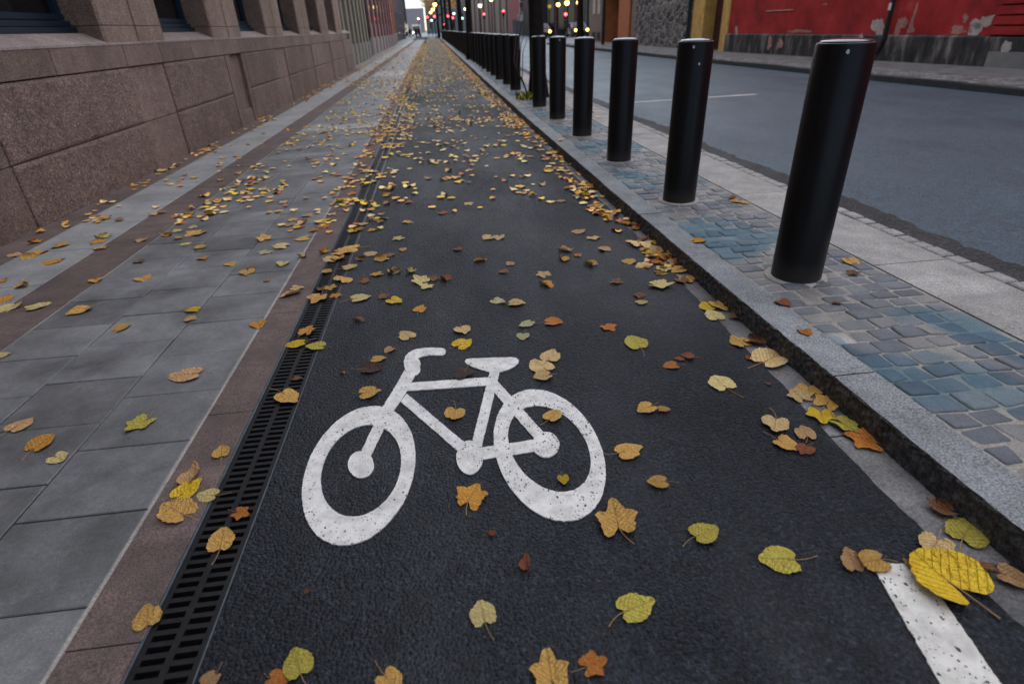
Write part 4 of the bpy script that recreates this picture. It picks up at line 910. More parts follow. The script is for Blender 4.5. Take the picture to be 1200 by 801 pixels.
# ---------------------------------------------------------------- granite building on the left
WX=-3.27
gb=empty('granite_building',(WX,10,0),'brown granite office building with rock faced plinth and blue framed ground floor windows','building')
GO=(WX,10,0)
Y0,Y1=-6.,26.2
def gpart(name,m,mat,sm=False,parent=None,org=GO):
    o=m.build(name,mat,parent or gb,origin=GO)
    return o
m=MB();m.box(-14,-3.78,Y0,Y1,-.5,15);m.box(-3.9,-3.3,Y0,Y1,3.9,15);gpart('wall',m,M['smooth'])
m=MB();m.box(-3.9,-3.345,Y0,Y1,-.5,1.17);gpart('plinth_core',m,M['dirt'])
P=3.3;piers=[(7.02+P*k,8.5+P*k) for k in range(-4,6)]  # pier / window rhythm
piers=[(a,c) for a,c in piers if c<Y1+.5]
def rockface(m,y0,y1,z0,z1,x,seed,amp=.008,margin=.03,step=.05):
    g=random.Random(seed);ny=max(3,int((y1-y0)/step));nz=max(3,int((z1-z0)/step))
    yy=[y0,y0+margin*.5]+[y0+margin+(y1-y0-2*margin)*i/ny for i in range(ny+1)]+[y1-margin*.5,y1]
    zz=[z0,z0+margin*.5]+[z0+margin+(z1-z0-2*margin)*i/nz for i in range(nz+1)]+[z1-margin*.5,z1]
    P_=[]
    for i,y in enumerate(yy):
        r=[]
        for j,z in enumerate(zz):
            ed=min(i,j,len(yy)-1-i,len(zz)-1-j)
            r.append(((x if ed>=1 else x-.006) + (0 if ed<2 else .0035+g.uniform(-amp,amp)),y,z))
        P_.append(r)
    m.grid(P_)
    m.add([(x-.006,y0,z0),(x-.006,y1,z0),(x-.006,y1,z1),(x-.006,y0,z1),(x-.09,y0,z0),(x-.09,y1,z0),(x-.09,y1,z1),(x-.09,y0,z1)],[(0,1,5,4),(1,2,6,5),(2,3,7,6),(3,0,4,7)])
sd=1
for (a,c) in piers:
    ms=MB();ml=MB();mp=MB()
    # lower smooth pier strip between the rock faced panels
    niche=abs(a-10.32)<.3
    if niche:
        ms.box(-3.36,-3.262,a+.28,a+.50,-.3,.956);ms.box(-3.36,-3.272,a+1.18,a+1.32,-.3,.956)
        ms.box(-3.45,-3.325,a+.5,a+1.18,-.3,.956);ms.box(-3.325,-3.29,a+.5,a+1.18,-.3,.09)
    else:
        ms.box(-3.36,-3.283,a+.286,c-.27,-.3,.393);ms.box(-3.36,-3.283,a+.286,c-.27,.401,.956)
    # panels from this pier to the next
    q0,q1=c-.262 if not niche else a+1.326,a+P+.28
    for z0,z1 in ((-.3,.392),(.401,.955)):
        if q1-q0>2.6:
            pass
        mr=MB();rockface(mr,q0,q1-.006,z0,z1,-3.268,sd,.0025);sd+=1;gpart('rock_panel',mr,M['rock'])
    # frieze band stones
    for u,v in ((a+.28,c-.27),(c-.265,c+.75),(c+.757,a+P+.274)):
        if v<Y1:
            mf=MB();mf.box(-3.36,-3.262,u,v-.006,.967,1.175);gpart('frieze_stone',mf,M['smooth'])
    # sloping sill under the window
    u,v=c-.747,a+P+.749
    ml.add([(-3.258,u,1.176),(-3.258,v,1.176),(-3.262,v,1.196),(-3.262,u,1.196),(-3.50,v,1.292),(-3.50,u,1.292),(-3.78,v,1.296),(-3.78,u,1.296)],[(0,1,2,3),(3,2,4,5),(5,4,6,7)])
    # splayed pier with a central groove
    poly=[(-3.8,a+.1),(-3.55,a+.08),(-3.40,a+.04),(-3.29,a),(-3.268,a+.03),(-3.262,a+.70),(-3.30,a+.715),(-3.30,a+.735),(-3.262,a+.75),(-3.268,c-.03),(-3.29,c),(-3.40,c-.04),(-3.8,c-.06)]
    mp.prism(poly[::-1],1.18,1.352);mp.prism(poly[::-1],1.359,3.92)
    gpart('plinth_pier',ms,M['smooth']);gpart('sill',ml,M['ledge']);gpart('pier',mp,M['pier'])
for (a,c) in piers[:-1]:
    u,v=c-.02,a+P+.02;win=MB()
    win.box(-3.70,-3.52,u,v,1.297,1.345);win.box(-3.70,-3.56,u,v,1.352,1.40);win.box(-3.70,-3.60,u,v,1.41,1.462)
    for p in (u,v-.07): win.box(-3.70,-3.615,p,p+.07,1.463,3.9)
    win.box(-3.70,-3.62,u+.07,v-.07,3.8,3.9)
    fo=gpart('window',win,M['bluesteel'])
    pn=MB();pn.box(-3.675,-3.665,u+.07,v-.07,1.463,3.8);pn.build('pane',M['glass'],fo,origin=GO)
# ---------------------------------------------------------------- buildings farther along the left
def wallmat(name,c,var=.2,scale=3,bump=.004,rough=.8): return flat(name,c,rough,.3,0,var,scale,bump)
M['beige']=wallmat('weathered beige render',(.25,.22,.17));M['dusty']=wallmat('dusty red render',(.24,.125,.12));M['orange']=wallmat('orange render',(.42,.15,.06))
M['greypl']=wallmat('grey stone plinth',(.2,.2,.2));M['mauve']=wallmat('mauve grey render',(.16,.14,.17));M['dark']=wallmat('dark shopfront',(.02,.018,.022));M['redp']=wallmat('dull crimson facade',(.22,.05,.06));M['taupe']=wallmat('taupe stone facade',(.2,.15,.13))
M['pale']=wallmat('pale far facade',(.45,.38,.38));M['teal']=wallmat('teal sign',(.02,.22,.24));M['white']=wallmat('white panel',(.7,.68,.64),.1);M['steel']=wallmat('dark pole paint',(.02,.02,.022));M['cream']=wallmat('cream stripe',(.5,.44,.38))
def block_building(name,x0,x1,y0,y1,h,mat,label,plinth=0,pmat=None,pitch=0,pw=.5,wmat='dark',dirx=1,pil=True,wz=(1.2,3.4)):
    """a street building: body, plinth, pilasters and recessed windows facing +x (dirx=1) or -x"""
    xf=x1 if dirx>0 else x0;org=((xf),(y0+y1)/2,zg((y0+y1)/2));e=empty(name,org,label,'building')
    m=MB();m.box(x0,x1,y0,y1,-.6,h);m.build('wall',M[mat],e,origin=org)
    if plinth:
        m=MB();m.box(min(xf,xf+.1*dirx),max(xf,xf+.1*dirx),y0,y1,-.6,plinth);m.build('plinth',M[pmat],e,origin=org)
    if pitch:
        y=y0;first=True
        while y<y1-pitch*.6:
            if pil:
                m=MB();m.box(min(xf,xf+.14*dirx),max(xf,xf+.14*dirx),y,y+pw,-.5,h-.3);m.build('pilaster',M[mat],e,origin=org)
            a,c=y+pw+.25*(pitch-pw),y+pw+.75*(pitch-pw)
            m=MB();m.box(min(xf,xf+.05*dirx),max(xf,xf+.05*dirx),a,c,wz[0],wz[1]);f=m.build('window',M[mat],e,origin=org)
            m=MB();m.box(min(xf+.03*dirx,xf+.056*dirx),max(xf+.03*dirx,xf+.056*dirx),a+.08,c-.08,wz[0]+.1,wz[1]-.1);m.build('pane',M['glass' if wmat=='dark' else wmat],f,origin=org)
            y+=pitch
    return e,org
block_building('beige_building',-13,-3.72,26.2,39.4,13,'beige','weathered beige building with tall upright ribs, next beyond the granite one',.72,'greypl',1.65,.55,wz=(3.,5.5))
e,org=block_building('red_building',-13,-3.95,39.5,70,12,'dusty','dusty red rendered building with pilasters, left of the pavement far up the street',.85,'greypl',3.4,.9,wz=(1.6,4.2))
m=MB();m.tube([(-3.66,39.45,-.2),(-3.66,39.45,12)],.07);m.build('drainpipe',M['steel'],e,origin=org)
block_building('orange_building',-13,-4.1,70.2,78,11,'orange','narrow orange building at the end of the red one',.9,'greypl',3.5,1.2,wz=(1.6,4))
block_building('grey_building',-13,-4.75,78.2,126,12,'mauve','mauve grey building with dark windows beyond the orange one',0,None,6,1.5,wz=(.6,3.6))
e,org=block_building('shop_building',-15,-6.3,132,190,9,'dark','dark shop building with a teal sign, last one on the left of the street',0,None,7,1.2,wz=(.4,3))
m=MB();m.add([(-6.3,134,3.4),(-6.3,150,3.4),(-4.9,150,2.5),(-4.9,134,2.5),(-4.9,150,2.35),(-4.9,134,2.35)],[(0,1,2,3),(3,2,4,5),(5,4,1,0)]);m.build('awning',M['dark'],e,origin=org)
m=MB();m.box(-6.25,-4.9,131.2,131.5,5.6,8.2);m.build('sign',M['teal'],e,origin=org)
block_building('pale_far_building',-22,-2.5,330,345,10.5,'pale','pale building closing the far end of the street under the bright sky',0)
# ---------------------------------------------------------------- red building on the right
def plaster_mat():
    t=NT('stained red plaster');o=t.coord()
    n=t.noise(o,1.1,6,.65);n2=t.noise(t.mapped(o,(1,1,.35)),3.2,5,.7)
    col=t.ramp(n,[(.3,(.15,.012,.014)),(.47,(.34,.02,.022)),(.62,(.44,.032,.032)),(.74,(.5,.09,.08))])
    col=t.mix(t.ramp(n2,[(.55,0.),(.75,.55)]),col,(.12,.02,.025))
    col=t.mix(t.ramp(t.noise(o,2.4,5,.7),[(.64,0.),(.78,.35)]),col,(.45,.1,.09))
    return t.out(col,.8,t.bump(t.noise(o,16,5,.7),.012),.25)
M['plaster']=plaster_mat()
def plinth_mat():
    t=NT('sooty plinth with lime streaks');o=t.coord()
    n=t.noise(t.mapped(o,(1,2.2,.5)),1.6,5,.7)
    sx=t.n('ShaderNodeSeparateXYZ');t.l(o,sx.inputs[0])
    col=t.ramp(n,[(.36,(.02,.02,.023)),(.52,(.06,.055,.055)),(.66,(.2,.18,.17)),(.78,(.36,.32,.3))])
    return t.out(col,.85,t.bump(t.noise(o,22,4,.7),.01),.2)
M['plinth']=plinth_mat()
M['bareplaster']=stone('bare lime plaster',(.5,.42,.4),grain=60,speck=.3,stain=.4)
M['pinkplaster']=stone('pink worn plaster',(.42,.22,.19),grain=60,speck=.3,stain=.4)
RZ=math.atan2(.74,11.4);RB=(12.1,12.2,0)
rb=empty('red_plaster_house',RB,'red plastered house with a sooty dark plinth and peeling patches across the road','house',rz=RZ)
m=MB();m.box(0,9,-24,11.65,.62,10);m.build('wall',M['plaster'],rb)
m=MB();ny=90
m.grid([[(-.06-.012*random.Random(i*7+k).random(),-24+35.65*i/ny,z) for k,z in enumerate((-.5,.1,.3,.48,.6))]+[(0,-24+35.65*i/ny,.64)] for i in range(ny+1)]);m.f=[f[::-1] for f in m.f];m.build('plinth',M['plinth'],rb)
def blob(name,y,z,w,h,mat,seed,x=-.004):
    g=random.Random(seed);m=MB();n=26;pts=[]
    for k in range(n):
        a=2*math.pi*k/n;r=1+.28*math.sin(2*a+seed)+.22*math.sin(3*a+seed*2)+g.uniform(-.2,.2);pts.append((y+w*.5*r*math.cos(a),z+h*.5*r*math.sin(a)))
    m.add([(x,p,q) for p,q in pts]+[(x+.02,p,q) for p,q in pts],[tuple(range(n-1,-1,-1))]+[(i,(i+1)%n,n+(i+1)%n,n+i) for i in range(n)]);return m.build(name,mat,rb)
for (y,z,w,h,mt,sd_) in [(.85,.84,.5,.36,'bareplaster',3),(.95,.80,.24,.2,'bareplaster',15),(1.35,.74,.45,.14,'pinkplaster',5),(1.25,.98,.14,.16,'pinkplaster',6),(3.85,.82,.42,.5,'bareplaster',7),(3.1,.85,.3,.42,'pinkplaster',9),(2.75,.98,.12,.5,'pinkplaster',4),(2.72,.75,.18,.2,'pinkplaster',8),(7.2,.72,.9,.1,'pinkplaster',2),(11.,.72,.18,.28,'bareplaster',12)]:
    blob('peeled_patch',y,z,w,h,M[mt],sd_)
for (y,z,w,h,mt,sd_) in [(8.0,.34,.22,.34,'pinkplaster',2),(8.6,.34,.24,.34,'pinkplaster',5),(-.05,.3,.3,.34,'bareplaster',5),(4.25,.36,.26,.5,'bareplaster',6)]:
    blob('peeled_patch',y,z,w,h,M[mt],sd_,-.085)
m=MB()
for k in range(5):   # boarded courses at the corner
    z=.66+k*.19;m.box(-.07,-.006,-3.2,.52-.02*k,z,z+.155)
m.build('rusticated_course',M['plaster'],rb)
m=MB();m.prism([(-.16,-.4),(-.07,.35),(-.07,-3.2),(-.16,-3.2)],-.2,.34);m.build('corner_stone',M['greypl'],rb)
m=MB();m.tube([(-.1,3.42,10),(-.1,3.42,.55),(-.13,3.55,.22),(-.26,3.7,.12)],.06,10);dp=m.build('drainpipe',M['steel'],rb)
m=MB();m.box(-.175,-.158,3.38,3.46,1.2,1.36);m.build('sticker',M['white'],dp)
m=MB();m.tube([(-.12,6.1+.02,1.42),(-.015,6.1,1.42)],.01);m.tube([(-.012,7.7,1.32),(-.012,9.2,1.32)],.012);m.build('wall_scar',M['bareplaster'],rb)
m=MB();m.box(-.02,0,5.1,6.1,1.0,1.9)
# ---------------------------------------------------------------- gateway, rubble wall, portal building
M['ochre']=wallmat('ochre yellow render',(.55,.33,.1),.25,4);M['doorwood']=wallmat('dark red brown door',(.06,.018,.014),.3,8);M['green']=wallmat('dark green pipe',(.012,.03,.03))
og=(11.4,25.6,0);gh=empty('yellow_gateway',og,'ochre yellow gateway with a dark red brown panelled door','gateway')
m=MB();m.box(11.3,13,23.75,24.35,-.3,6);m.box(11.25,13,25.95,27.1,-.3,6);m.box(11.3,13,24.35,25.95,3.2,6);m.build('wall',M['ochre'],gh,origin=og)
m=MB();m.box(11.75,11.85,24.35,25.95,-.2,3.2);dr=m.build('door',M['doorwood'],gh,origin=og)
for yv in (24.5,25.25):
    for z in (.3,1.1,1.9,2.5):
        m=MB();m.box(11.72,11.748,yv,yv+.55,z,z+.55);m.build('panel',M['doorwood'],dr,origin=og)
m=MB();m.ball((11.7,25.12,1.15),.05);m.build('handle',M['galv'],dr,origin=og)
m=MB();m.tube([(11.2,27.35,-.1),(11.2,27.35,6)],.09);m.build('drainpipe',M['green'],gh,origin=og)
def rubble_mat():
    t=NT('rubble masonry');o=t.mapped(t.coord(),(1,.62,1.2));
    w=t.n('ShaderNodeVectorMath');w.operation='ADD';nn=t.n('ShaderNodeTexNoise');nn.inputs['Scale'].default_value=3;t.l(o,nn.inputs['Vector'])
    sc=t.n('ShaderNodeVectorMath');sc.operation='SCALE';sc.inputs['Scale'].default_value=.25;t.l(nn.outputs['Color'],sc.inputs[0]);t.l(o,w.inputs[0]);t.l(sc.outputs[0],w.inputs[1])
    d=t.vor(w.outputs[0],2.9,'DISTANCE_TO_EDGE');c=t.vor(w.outputs[0],2.9,'F1','Color')
    s=t.n('ShaderNodeSeparateColor');t.l(c,s.inputs[0])
    st=t.ramp(s.outputs[0],[(0.,(.05,.052,.06)),(.4,(.1,.095,.1)),(.7,(.15,.12,.115)),(1.,(.2,.17,.15))])
    col=t.mix(t.ramp(d,[(.03,1.),(.075,0.)]),st,(.3,.28,.27))
    col=t.mix(1.,col,t.ramp(t.noise(o,14,4,.7),[(.3,.7),(.7,1.3)]),'MULTIPLY')
    return t.out(col,.85,t.bump(t.ramp(d,[(0.,0.),(.15,1.)]),.05),.25)
M['rubble']=rubble_mat()
m=MB();m.grid([[(11.4-.03*math.sin(i*2.1+k*1.7)**2,27.5+7.9*i/30,-.4+7.4*k/24) for k in range(25)] for i in range(31)]);m.f=[f[::-1] for f in m.f];m.box(11.45,13.5,27.5,35.4,-.4,7)
m.build('rubble_wall',M['rubble'],origin=(11.4,31.4,0),label='grey rubble stone wall with pale mortar, left of the yellow gateway',cat='wall')
op=(11.5,40,0);pb=empty('portal_building',op,'taupe building with an orange recessed entrance and a white poster','building')
m=MB();m.box(11.42,18,35.45,36.2,-.3,8);m.box(11.42,18,42.6,46,-.3,8);m.box(11.42,18,36.2,42.6,3.4,8);m.build('wall',M['taupe'],pb,origin=op)
m=MB();m.box(13.,13.2,36.2,42.6,-.2,3.4);m.box(11.5,12.9,36.9,39.1,-.2,3.4);m.box(11.55,13,42.5,42.62,-.2,3.4);m.build('entrance_wall',M['orange'],pb,origin=op)
m=MB();m.box(12.85,12.99,39.3,40.3,-.1,2.6);m.build('door',M['doorwood'],pb,origin=op)
m=MB();m.box(12.9,12.98,40.6,42.2,.85,2.2);m.build('poster',M['white'],pb,origin=op)
for yv in (43.,44.3):
    m=MB();m.box(11.38,11.42,yv,yv+.8,.15,.6);f=m.build('window',M['dark'],pb,origin=op)
    m=MB();m.box(11.38,11.42,yv+.1,yv+.7,1.7,3.6);m.build('window',M['cream'],pb,origin=op)
# across the side street
def front_building(name,x0,x1,y,h,mat,label):
    o_=((x0+x1)/2,y,zg(y));e=empty(name,o_,label,'building');m=MB();m.box(x0,x1,y,y+14,-.6,h);m.build('wall',M[mat],e,origin=o_);return e,o_
e,o_=front_building('dark_shop_building',13.2,24,78,9,'dark','dark shopfront with narrow grey and red glazing bars behind the waiting cars')
for k in range(7):
    x=14.1+k*1.25;m=MB();m.box(x,x+.9,77.9,78,.5,4.4);f=m.build('window',M['steel'],e,origin=o_)
    m=MB();m.box(x+.08,x+.82,77.88,77.898,.6,4.3);m.build('pane',M['glass'],f,origin=o_)
    m=MB();m.box(x+.95,x+1.08,77.84,78,0,5);m.build('mullion',M['greypl' if k%2 else 'redp'],e,origin=o_)
e,o_=front_building('crimson_building',13.9,18.5,100,9,'redp','dull crimson building with pale upright window bars above a grey plinth')
m=MB();m.box(14.6,18.4,99.8,100,-.6,1.75);m.build('plinth',M['greypl'],e,origin=o_)
for k in range(3): m=MB();m.box(14.9+k*.95,15.35+k*.95,99.76,99.8,.3,1.3);m.build('window',M['dark'],e,origin=o_)
for k in range(5): m=MB();m.box(14.9+k*.55,15.08+k*.55,99.8,100,3.2,7);m.build('window_bar',M['cream'],e,origin=o_)
e,o_=front_building('street_end_building',-1.2,22,235,13,'greypl','grey building closing the view behind the far tree trunks')
for k in range(8):
    m=MB();m.box(-.5+k*2.7,.9+k*2.7,234.9,235,1.,3.6);f=m.build('window',M['pale'],e,origin=o_)
    m=MB();m.box(-.3+k*2.7,.7+k*2.7,234.86,234.9,1.2,3.4);m.build('pane',M['glass'],f,origin=o_)
# slanting taupe block far on the right
A,B_=Vector((14.6,112,0)),Vector((9.8,165,0));dd=(B_-A);ang=math.atan2(-dd.x,dd.y)
tb=empty('taupe_building',A,'long taupe stone building with upright ribs, far beyond the trees on the right','building',rz=ang)
m=MB();m.box(0,8,0,dd.length,-.6,12);m.build('wall',M['taupe'],tb)
for k in range(9): m=MB();m.box(-.25,0,k*6.,k*6.+2.2,-.6,11.5);m.build('pilaster',M['taupe'],tb)
# ---------------------------------------------------------------- sign pillar
o_=(12.8,95,zg(95));sp=empty('sign_pillar',o_,'grey pillar with a white panel and an upright banner sign in front of the crimson building','sign')
m=MB();m.box(11.95,13.6,94.7,95.3,-.3,1.95);m.build('base',M['greypl'],sp,origin=o_)
m=MB();m.box(12.75,13.75,94.6,94.69,1.75,2.65);m.build('panel',M['white'],sp,origin=o_)
m=MB();m.box(13.05,13.75,94.6,94.7,2.75,7.);bn=m.build('banner',M['white'],sp,origin=o_)
for k,z in enumerate((2.95,4.2,4.75,5.3)):
    m=MB();m.box(13.25,13.38,94.55,94.6,z,z+.42);m.box(13.5,13.62,94.55,94.6,z,z+.42);m.box(13.38,13.5,94.55,94.6,z+.16,z+.25);m.build('lettering',M['dark'],bn,origin=o_)
m=MB();m.box(13.1,13.7,94.54,94.6,3.45,4.05);m.build('red_square',M['redp'],bn,origin=o_)
# ---------------------------------------------------------------- lights
M['Ered']=emit('red signal light',(1,.035,.04),10);M['Egreen']=emit('green signal light',(.15,1,.6),6);M['Ewarm']=emit('warm white lamp',(1,.72,.4),3.2);M['Eyel']=emit('yellow lamp',(1,.62,.14),4.);M['Eamb']=emit('amber car lamp',(1,.42,.06),5);M['Ewhite']=emit('pale lamp',(1,.9,.75),2.5)
def signal(x,y,z,col,label,post=True):
    o_=(x,y,zg(y));e=empty('traffic_light',o_,label,'traffic light','traffic lights at the far crossing')
    lz=z-zg(y)
    dz={'Ered':0,'Egreen':-.56}[col]
    c=lz-dz
    m=MB();m.box(-.16,.16,0,.25,c-.75,c+.2);hd=m.build('housing',M['steel'],e)
    m=MB();m.tube([(0,.12,-.1),(0,.12,c-.7)],.06);m.build('pole',M['steel'],e)
    for k,(nm) in enumerate(('Ered','off','Egreen')):
        m=MB();zz=c-.28*k;m.tube([(0,.0,zz),(0,-.04,zz)],.13 if nm==col else .1,14);m.build('lens',M[nm] if nm==col else M['glass'],hd)
        m=MB();m.add([(-.13,-.01,zz+.06),(-.1,-.01,zz+.13),(.1,-.01,zz+.13),(.13,-.01,zz+.06),(-.13,-.16,zz+.06),(-.1,-.16,zz+.13),(.1,-.16,zz+.13),(.13,-.16,zz+.06)],[(0,1,5,4),(1,2,6,5),(2,3,7,6)]);m.build('visor',M['steel'],hd)
signal(.85,105,2.94,'Ered','brightest red traffic light, at the upper end of the bollard row')
signal(-.37,132,3.33,'Ered','small red traffic light left of the brightest one at the street end')
signal(2.6,124,1.9,'Ered','low red traffic light just above the bollards between far tree trunks')
signal(3.3,116,3.08,'Ered','red traffic light squeezed between the second and third far trunks')
signal(3.95,111,2.73,'Ered','pinkish red traffic light right of the third far trunk')
signal(.45,131,2.72,'Egreen','tiny green traffic light below the brightest red one')
signal(5.5,110,2.6,'Egreen','green white traffic light beside the thicker tree trunk')
signal(9.0,108,3.05,'Ered','red traffic light on a thin post before the taupe building')
signal(11.2,99,3.2,'Ered','red traffic light on a post left of the sign pillar')
signal(14.9,71,2.1,'Ered','red traffic light before the dark shopfront, right of the nearest tree')
def post_lamp(x,y,z,em,label,r=.2):
    o_=(x,y,zg(y));e=empty('street_lamp',o_,label,'street lamp','street lamps');lz=z-zg(y)
    m=MB();m.tube([(0,0,-.1),(0,0,lz-.1)],[.09,.06]);m.build('post',M['steel'],e)
    m=MB();m.ball((0,0,lz),r,14);m.build('globe',M[em],e,smooth=True)
    m=MB();m.lathe([(.02,lz+r+.1),(r*.8,lz+r*.75),(r*.8,lz+r*.7),(.02,lz+r*.9)],14);m.build('cap',M['steel'],e)
post_lamp(7.8,100,4.02,'Ewarm','round warm white lamp above the pink signal before the taupe building',.25)
post_lamp(9.05,95,4.6,'Eyel','tall yellow lamp on a thin post left of the sign pillar',.24)
post_lamp(4.9,102,3.44,'Ewhite','small pale lamp, left one of two beside the thicker trunk',.16)
post_lamp(5.4,97,3.6,'Ewarm','warm lamp, right one of two beside the thicker trunk',.2)
post_lamp(3.9,103,3.2,'Ewhite','pale lamp low between the far trunks',.15)
post_lamp(14.55,73.5,3.1,'Eyel','yellow lamp, leftmost of the three before the dark shopfront',.2)
post_lamp(15.35,72.5,3.2,'Eyel','yellow lamp, middle and largest of the three before the dark shopfront',.24)
post_lamp(16.5,72,3.2,'Eyel','yellow lamp, rightmost of the three before the dark shopfront',.19)
post_lamp(-2.1,130,3.1,'Ewarm','yellowish lamp beside the dark shop awning at the street end',.17)
def hung_lamp(x,y,z,label,r):
    o_=(x,y,z);e=empty('hanging_lamp',o_,label,'hanging lamp','lamps hung over the street')
    m=MB();m.tube([(-6.2-x,0,2.6),(0,0,.9),(13-x,0,2.6)],.02,5);m.tube([(0,0,.9),(0,0,.2)],.02,5);m.build('cable',M['steel'],e)
    m=MB();m.lathe([(.08,.45),(.3,.2),(.3,.16),(.05,.2)],14);m.build('shade',M['steel'],e)
    m=MB();m.ball((0,0,0),r,14);m.build('bulb',M['Eyel'],e,smooth=True)
hung_lamp(1.16,112,4.8,'yellow lamp hung over the street, highest and largest of three',.3)
hung_lamp(.87,124,4.46,'yellow lamp hung over the street, middle of three',.3)
hung_lamp(.45,150,4.5,'orange yellow lamp hung over the street, lowest and smallest of three',.26)
# ---------------------------------------------------------------- trees
def tree(x,y,r,h,seed,label,nleaf,crown=(4.6,9.5),rad=2.6,col='g',shoots=False,lean=0.):
    g=random.Random(seed);o_=(x,y,KH+zg(y) if x<3 else .15);e=empty('street_tree',o_,label,'tree','street trees')
    m=MB();n=14;pts=[];rr=[]
    for i in range(n+1):
        t=i/n;z=-.15+(h+.15)*t;pts.append((lean*t*t+.05*math.sin(t*5+seed),.04*math.sin(t*7+seed),z));rr.append(r*(1.55*math.exp(-max(z,0)/.22)*.32+.98-.62*t))
    m.tube(pts,rr,12);tk=m.build('trunk',M['bark'],e,smooth=True)
    tips=[]
    for k in range(9):
        a=k*2.4+g.uniform(-.4,.4);z0=crown[0]-1.2+(h-crown[0]+.8)*k/9;L=g.uniform(.7,1.15)*rad
        p=[(0,0,z0)]
        for i in range(1,5):
            t=i/4;p.append((math.cos(a+.2*t)*L*t,math.sin(a+.2*t)*L*t,z0+1.5*t+.4*t*t+g.uniform(-.1,.1)))
        m=MB();m.tube(p,[r*.4*(1-.2*i) for i in range(5)],6);m.build('limb',M['bark'],e,smooth=True);tips+=p[2:]
    m=MB();cen=[]
    for tp in tips+[(0,0,h)]:
        for _ in range(3): cen.append((tp[0]+g.gauss(0,.5),tp[1]+g.gauss(0,.5),max(crown[0],tp[2]+g.gauss(.3,.5)),g.uniform(.35,.75)))
    for _ in range(nleaf):
        c=g.choice(cen);p=Vector((g.gauss(0,1),g.gauss(0,1),g.gauss(0,1))).normalized()*c[3]*g.random()**.4
        q=Vector(c[:3])+p;u=Vector((g.gauss(0,1),g.gauss(0,1),g.gauss(0,1))).normalized();v=u.orthogonal().normalized();s=g.uniform(.06,.12)
        m.mi=g.choice([0,0,0,1,1,2]);m.add([q+u*s,q+v*s*.8,q-u*s,q-v*s*.8],[(0,1,2,3)])
    m.build('crown',[LMS['g'],LMS['t'],LMS['b']],e)
    if shoots:
        for k in range(4):
            a=2.5+k*.45;m=MB();m.tube([(-.2,-.1,0),(-.34-.05*k,-.2,.35+.1*k),(-.3-.03*k,-.1,.8+.15*k),(-.2,.0,1.+.25*k)],[.012,.01,.008,.004],5);m.build('shoot',M['twig'],e)
    return e
tree(1.98,11.95,.155,8.5,3,'nearest street tree, a dark trunk rising behind the sixth bollard',700,shoots=True)
tree(1.75,29,.165,9,5,'thick dark trunk standing in the far bollard row, second tree of the row',700)
tree(1.8,40,.17,9,7,'dark trunk in the bollard row, third tree counting from the nearest',700)
tree(1.82,56,.16,9,8,'slim dark trunk in the bollard row, fourth tree counting from the nearest',900)
tree(1.9,74,.2,9,9,'dark trunk in the bollard row, fifth tree with yellow foliage above',2200,crown=(5.,9),rad=3)
tree(1.8,93,.2,9,12,'dark trunk in the bollard row, sixth tree with yellow brown foliage above',2600,crown=(4.8,9),rad=3)
tree(1.5,115,.25,10,10,'last tree at the far end of the bollard row, its brown crown overhanging the lane',4500,crown=(4.4,10),rad=3.6)
tree(9.75,42,.24,9,14,'dark tree trunk on the far pavement before the dark shopfront',700)
# weeds at the tree foot
m=MB();g=random.Random(2)
for k in range(150):
    a=g.uniform(0,6.28);r_=g.uniform(0,.26);x,y=1.70+r_*math.cos(a)*.7,11.7+r_*math.sin(a);z=KH+zg(y);L=g.uniform(.03,.13);dx,dy=g.uniform(-.05,.05),g.uniform(-.05,.05);w_=g.uniform(.008,.02)
    m.mi=0 if g.random()<.75 else 1;m.add([(x-w_*.6,y,z),(x+w_*.6,y,z),(x+dx+w_,y+dy,z+L*.7),(x+dx*1.6,y+dy*1.6,z+L),(x+dx-w_,y+dy,z+L*.7)],[(0,1,2,3,4)])
m.build('weed_tuft',[M['weed'],LMS['y']],origin=(1.72,11.75,KH+zg(11.75)),label='tuft of green weeds and yellow leaves at the foot of the nearest tree',cat='weeds')
# slim dark post by the dark shopfront
m=MB();m.tube([(0,0,-.1),(0,0,6)],[.1,.08]);m.build('post',M['steel'],loc=(9.95,36.8,.15),label='slim dark post on the far pavement between portal building and tree',cat='post')
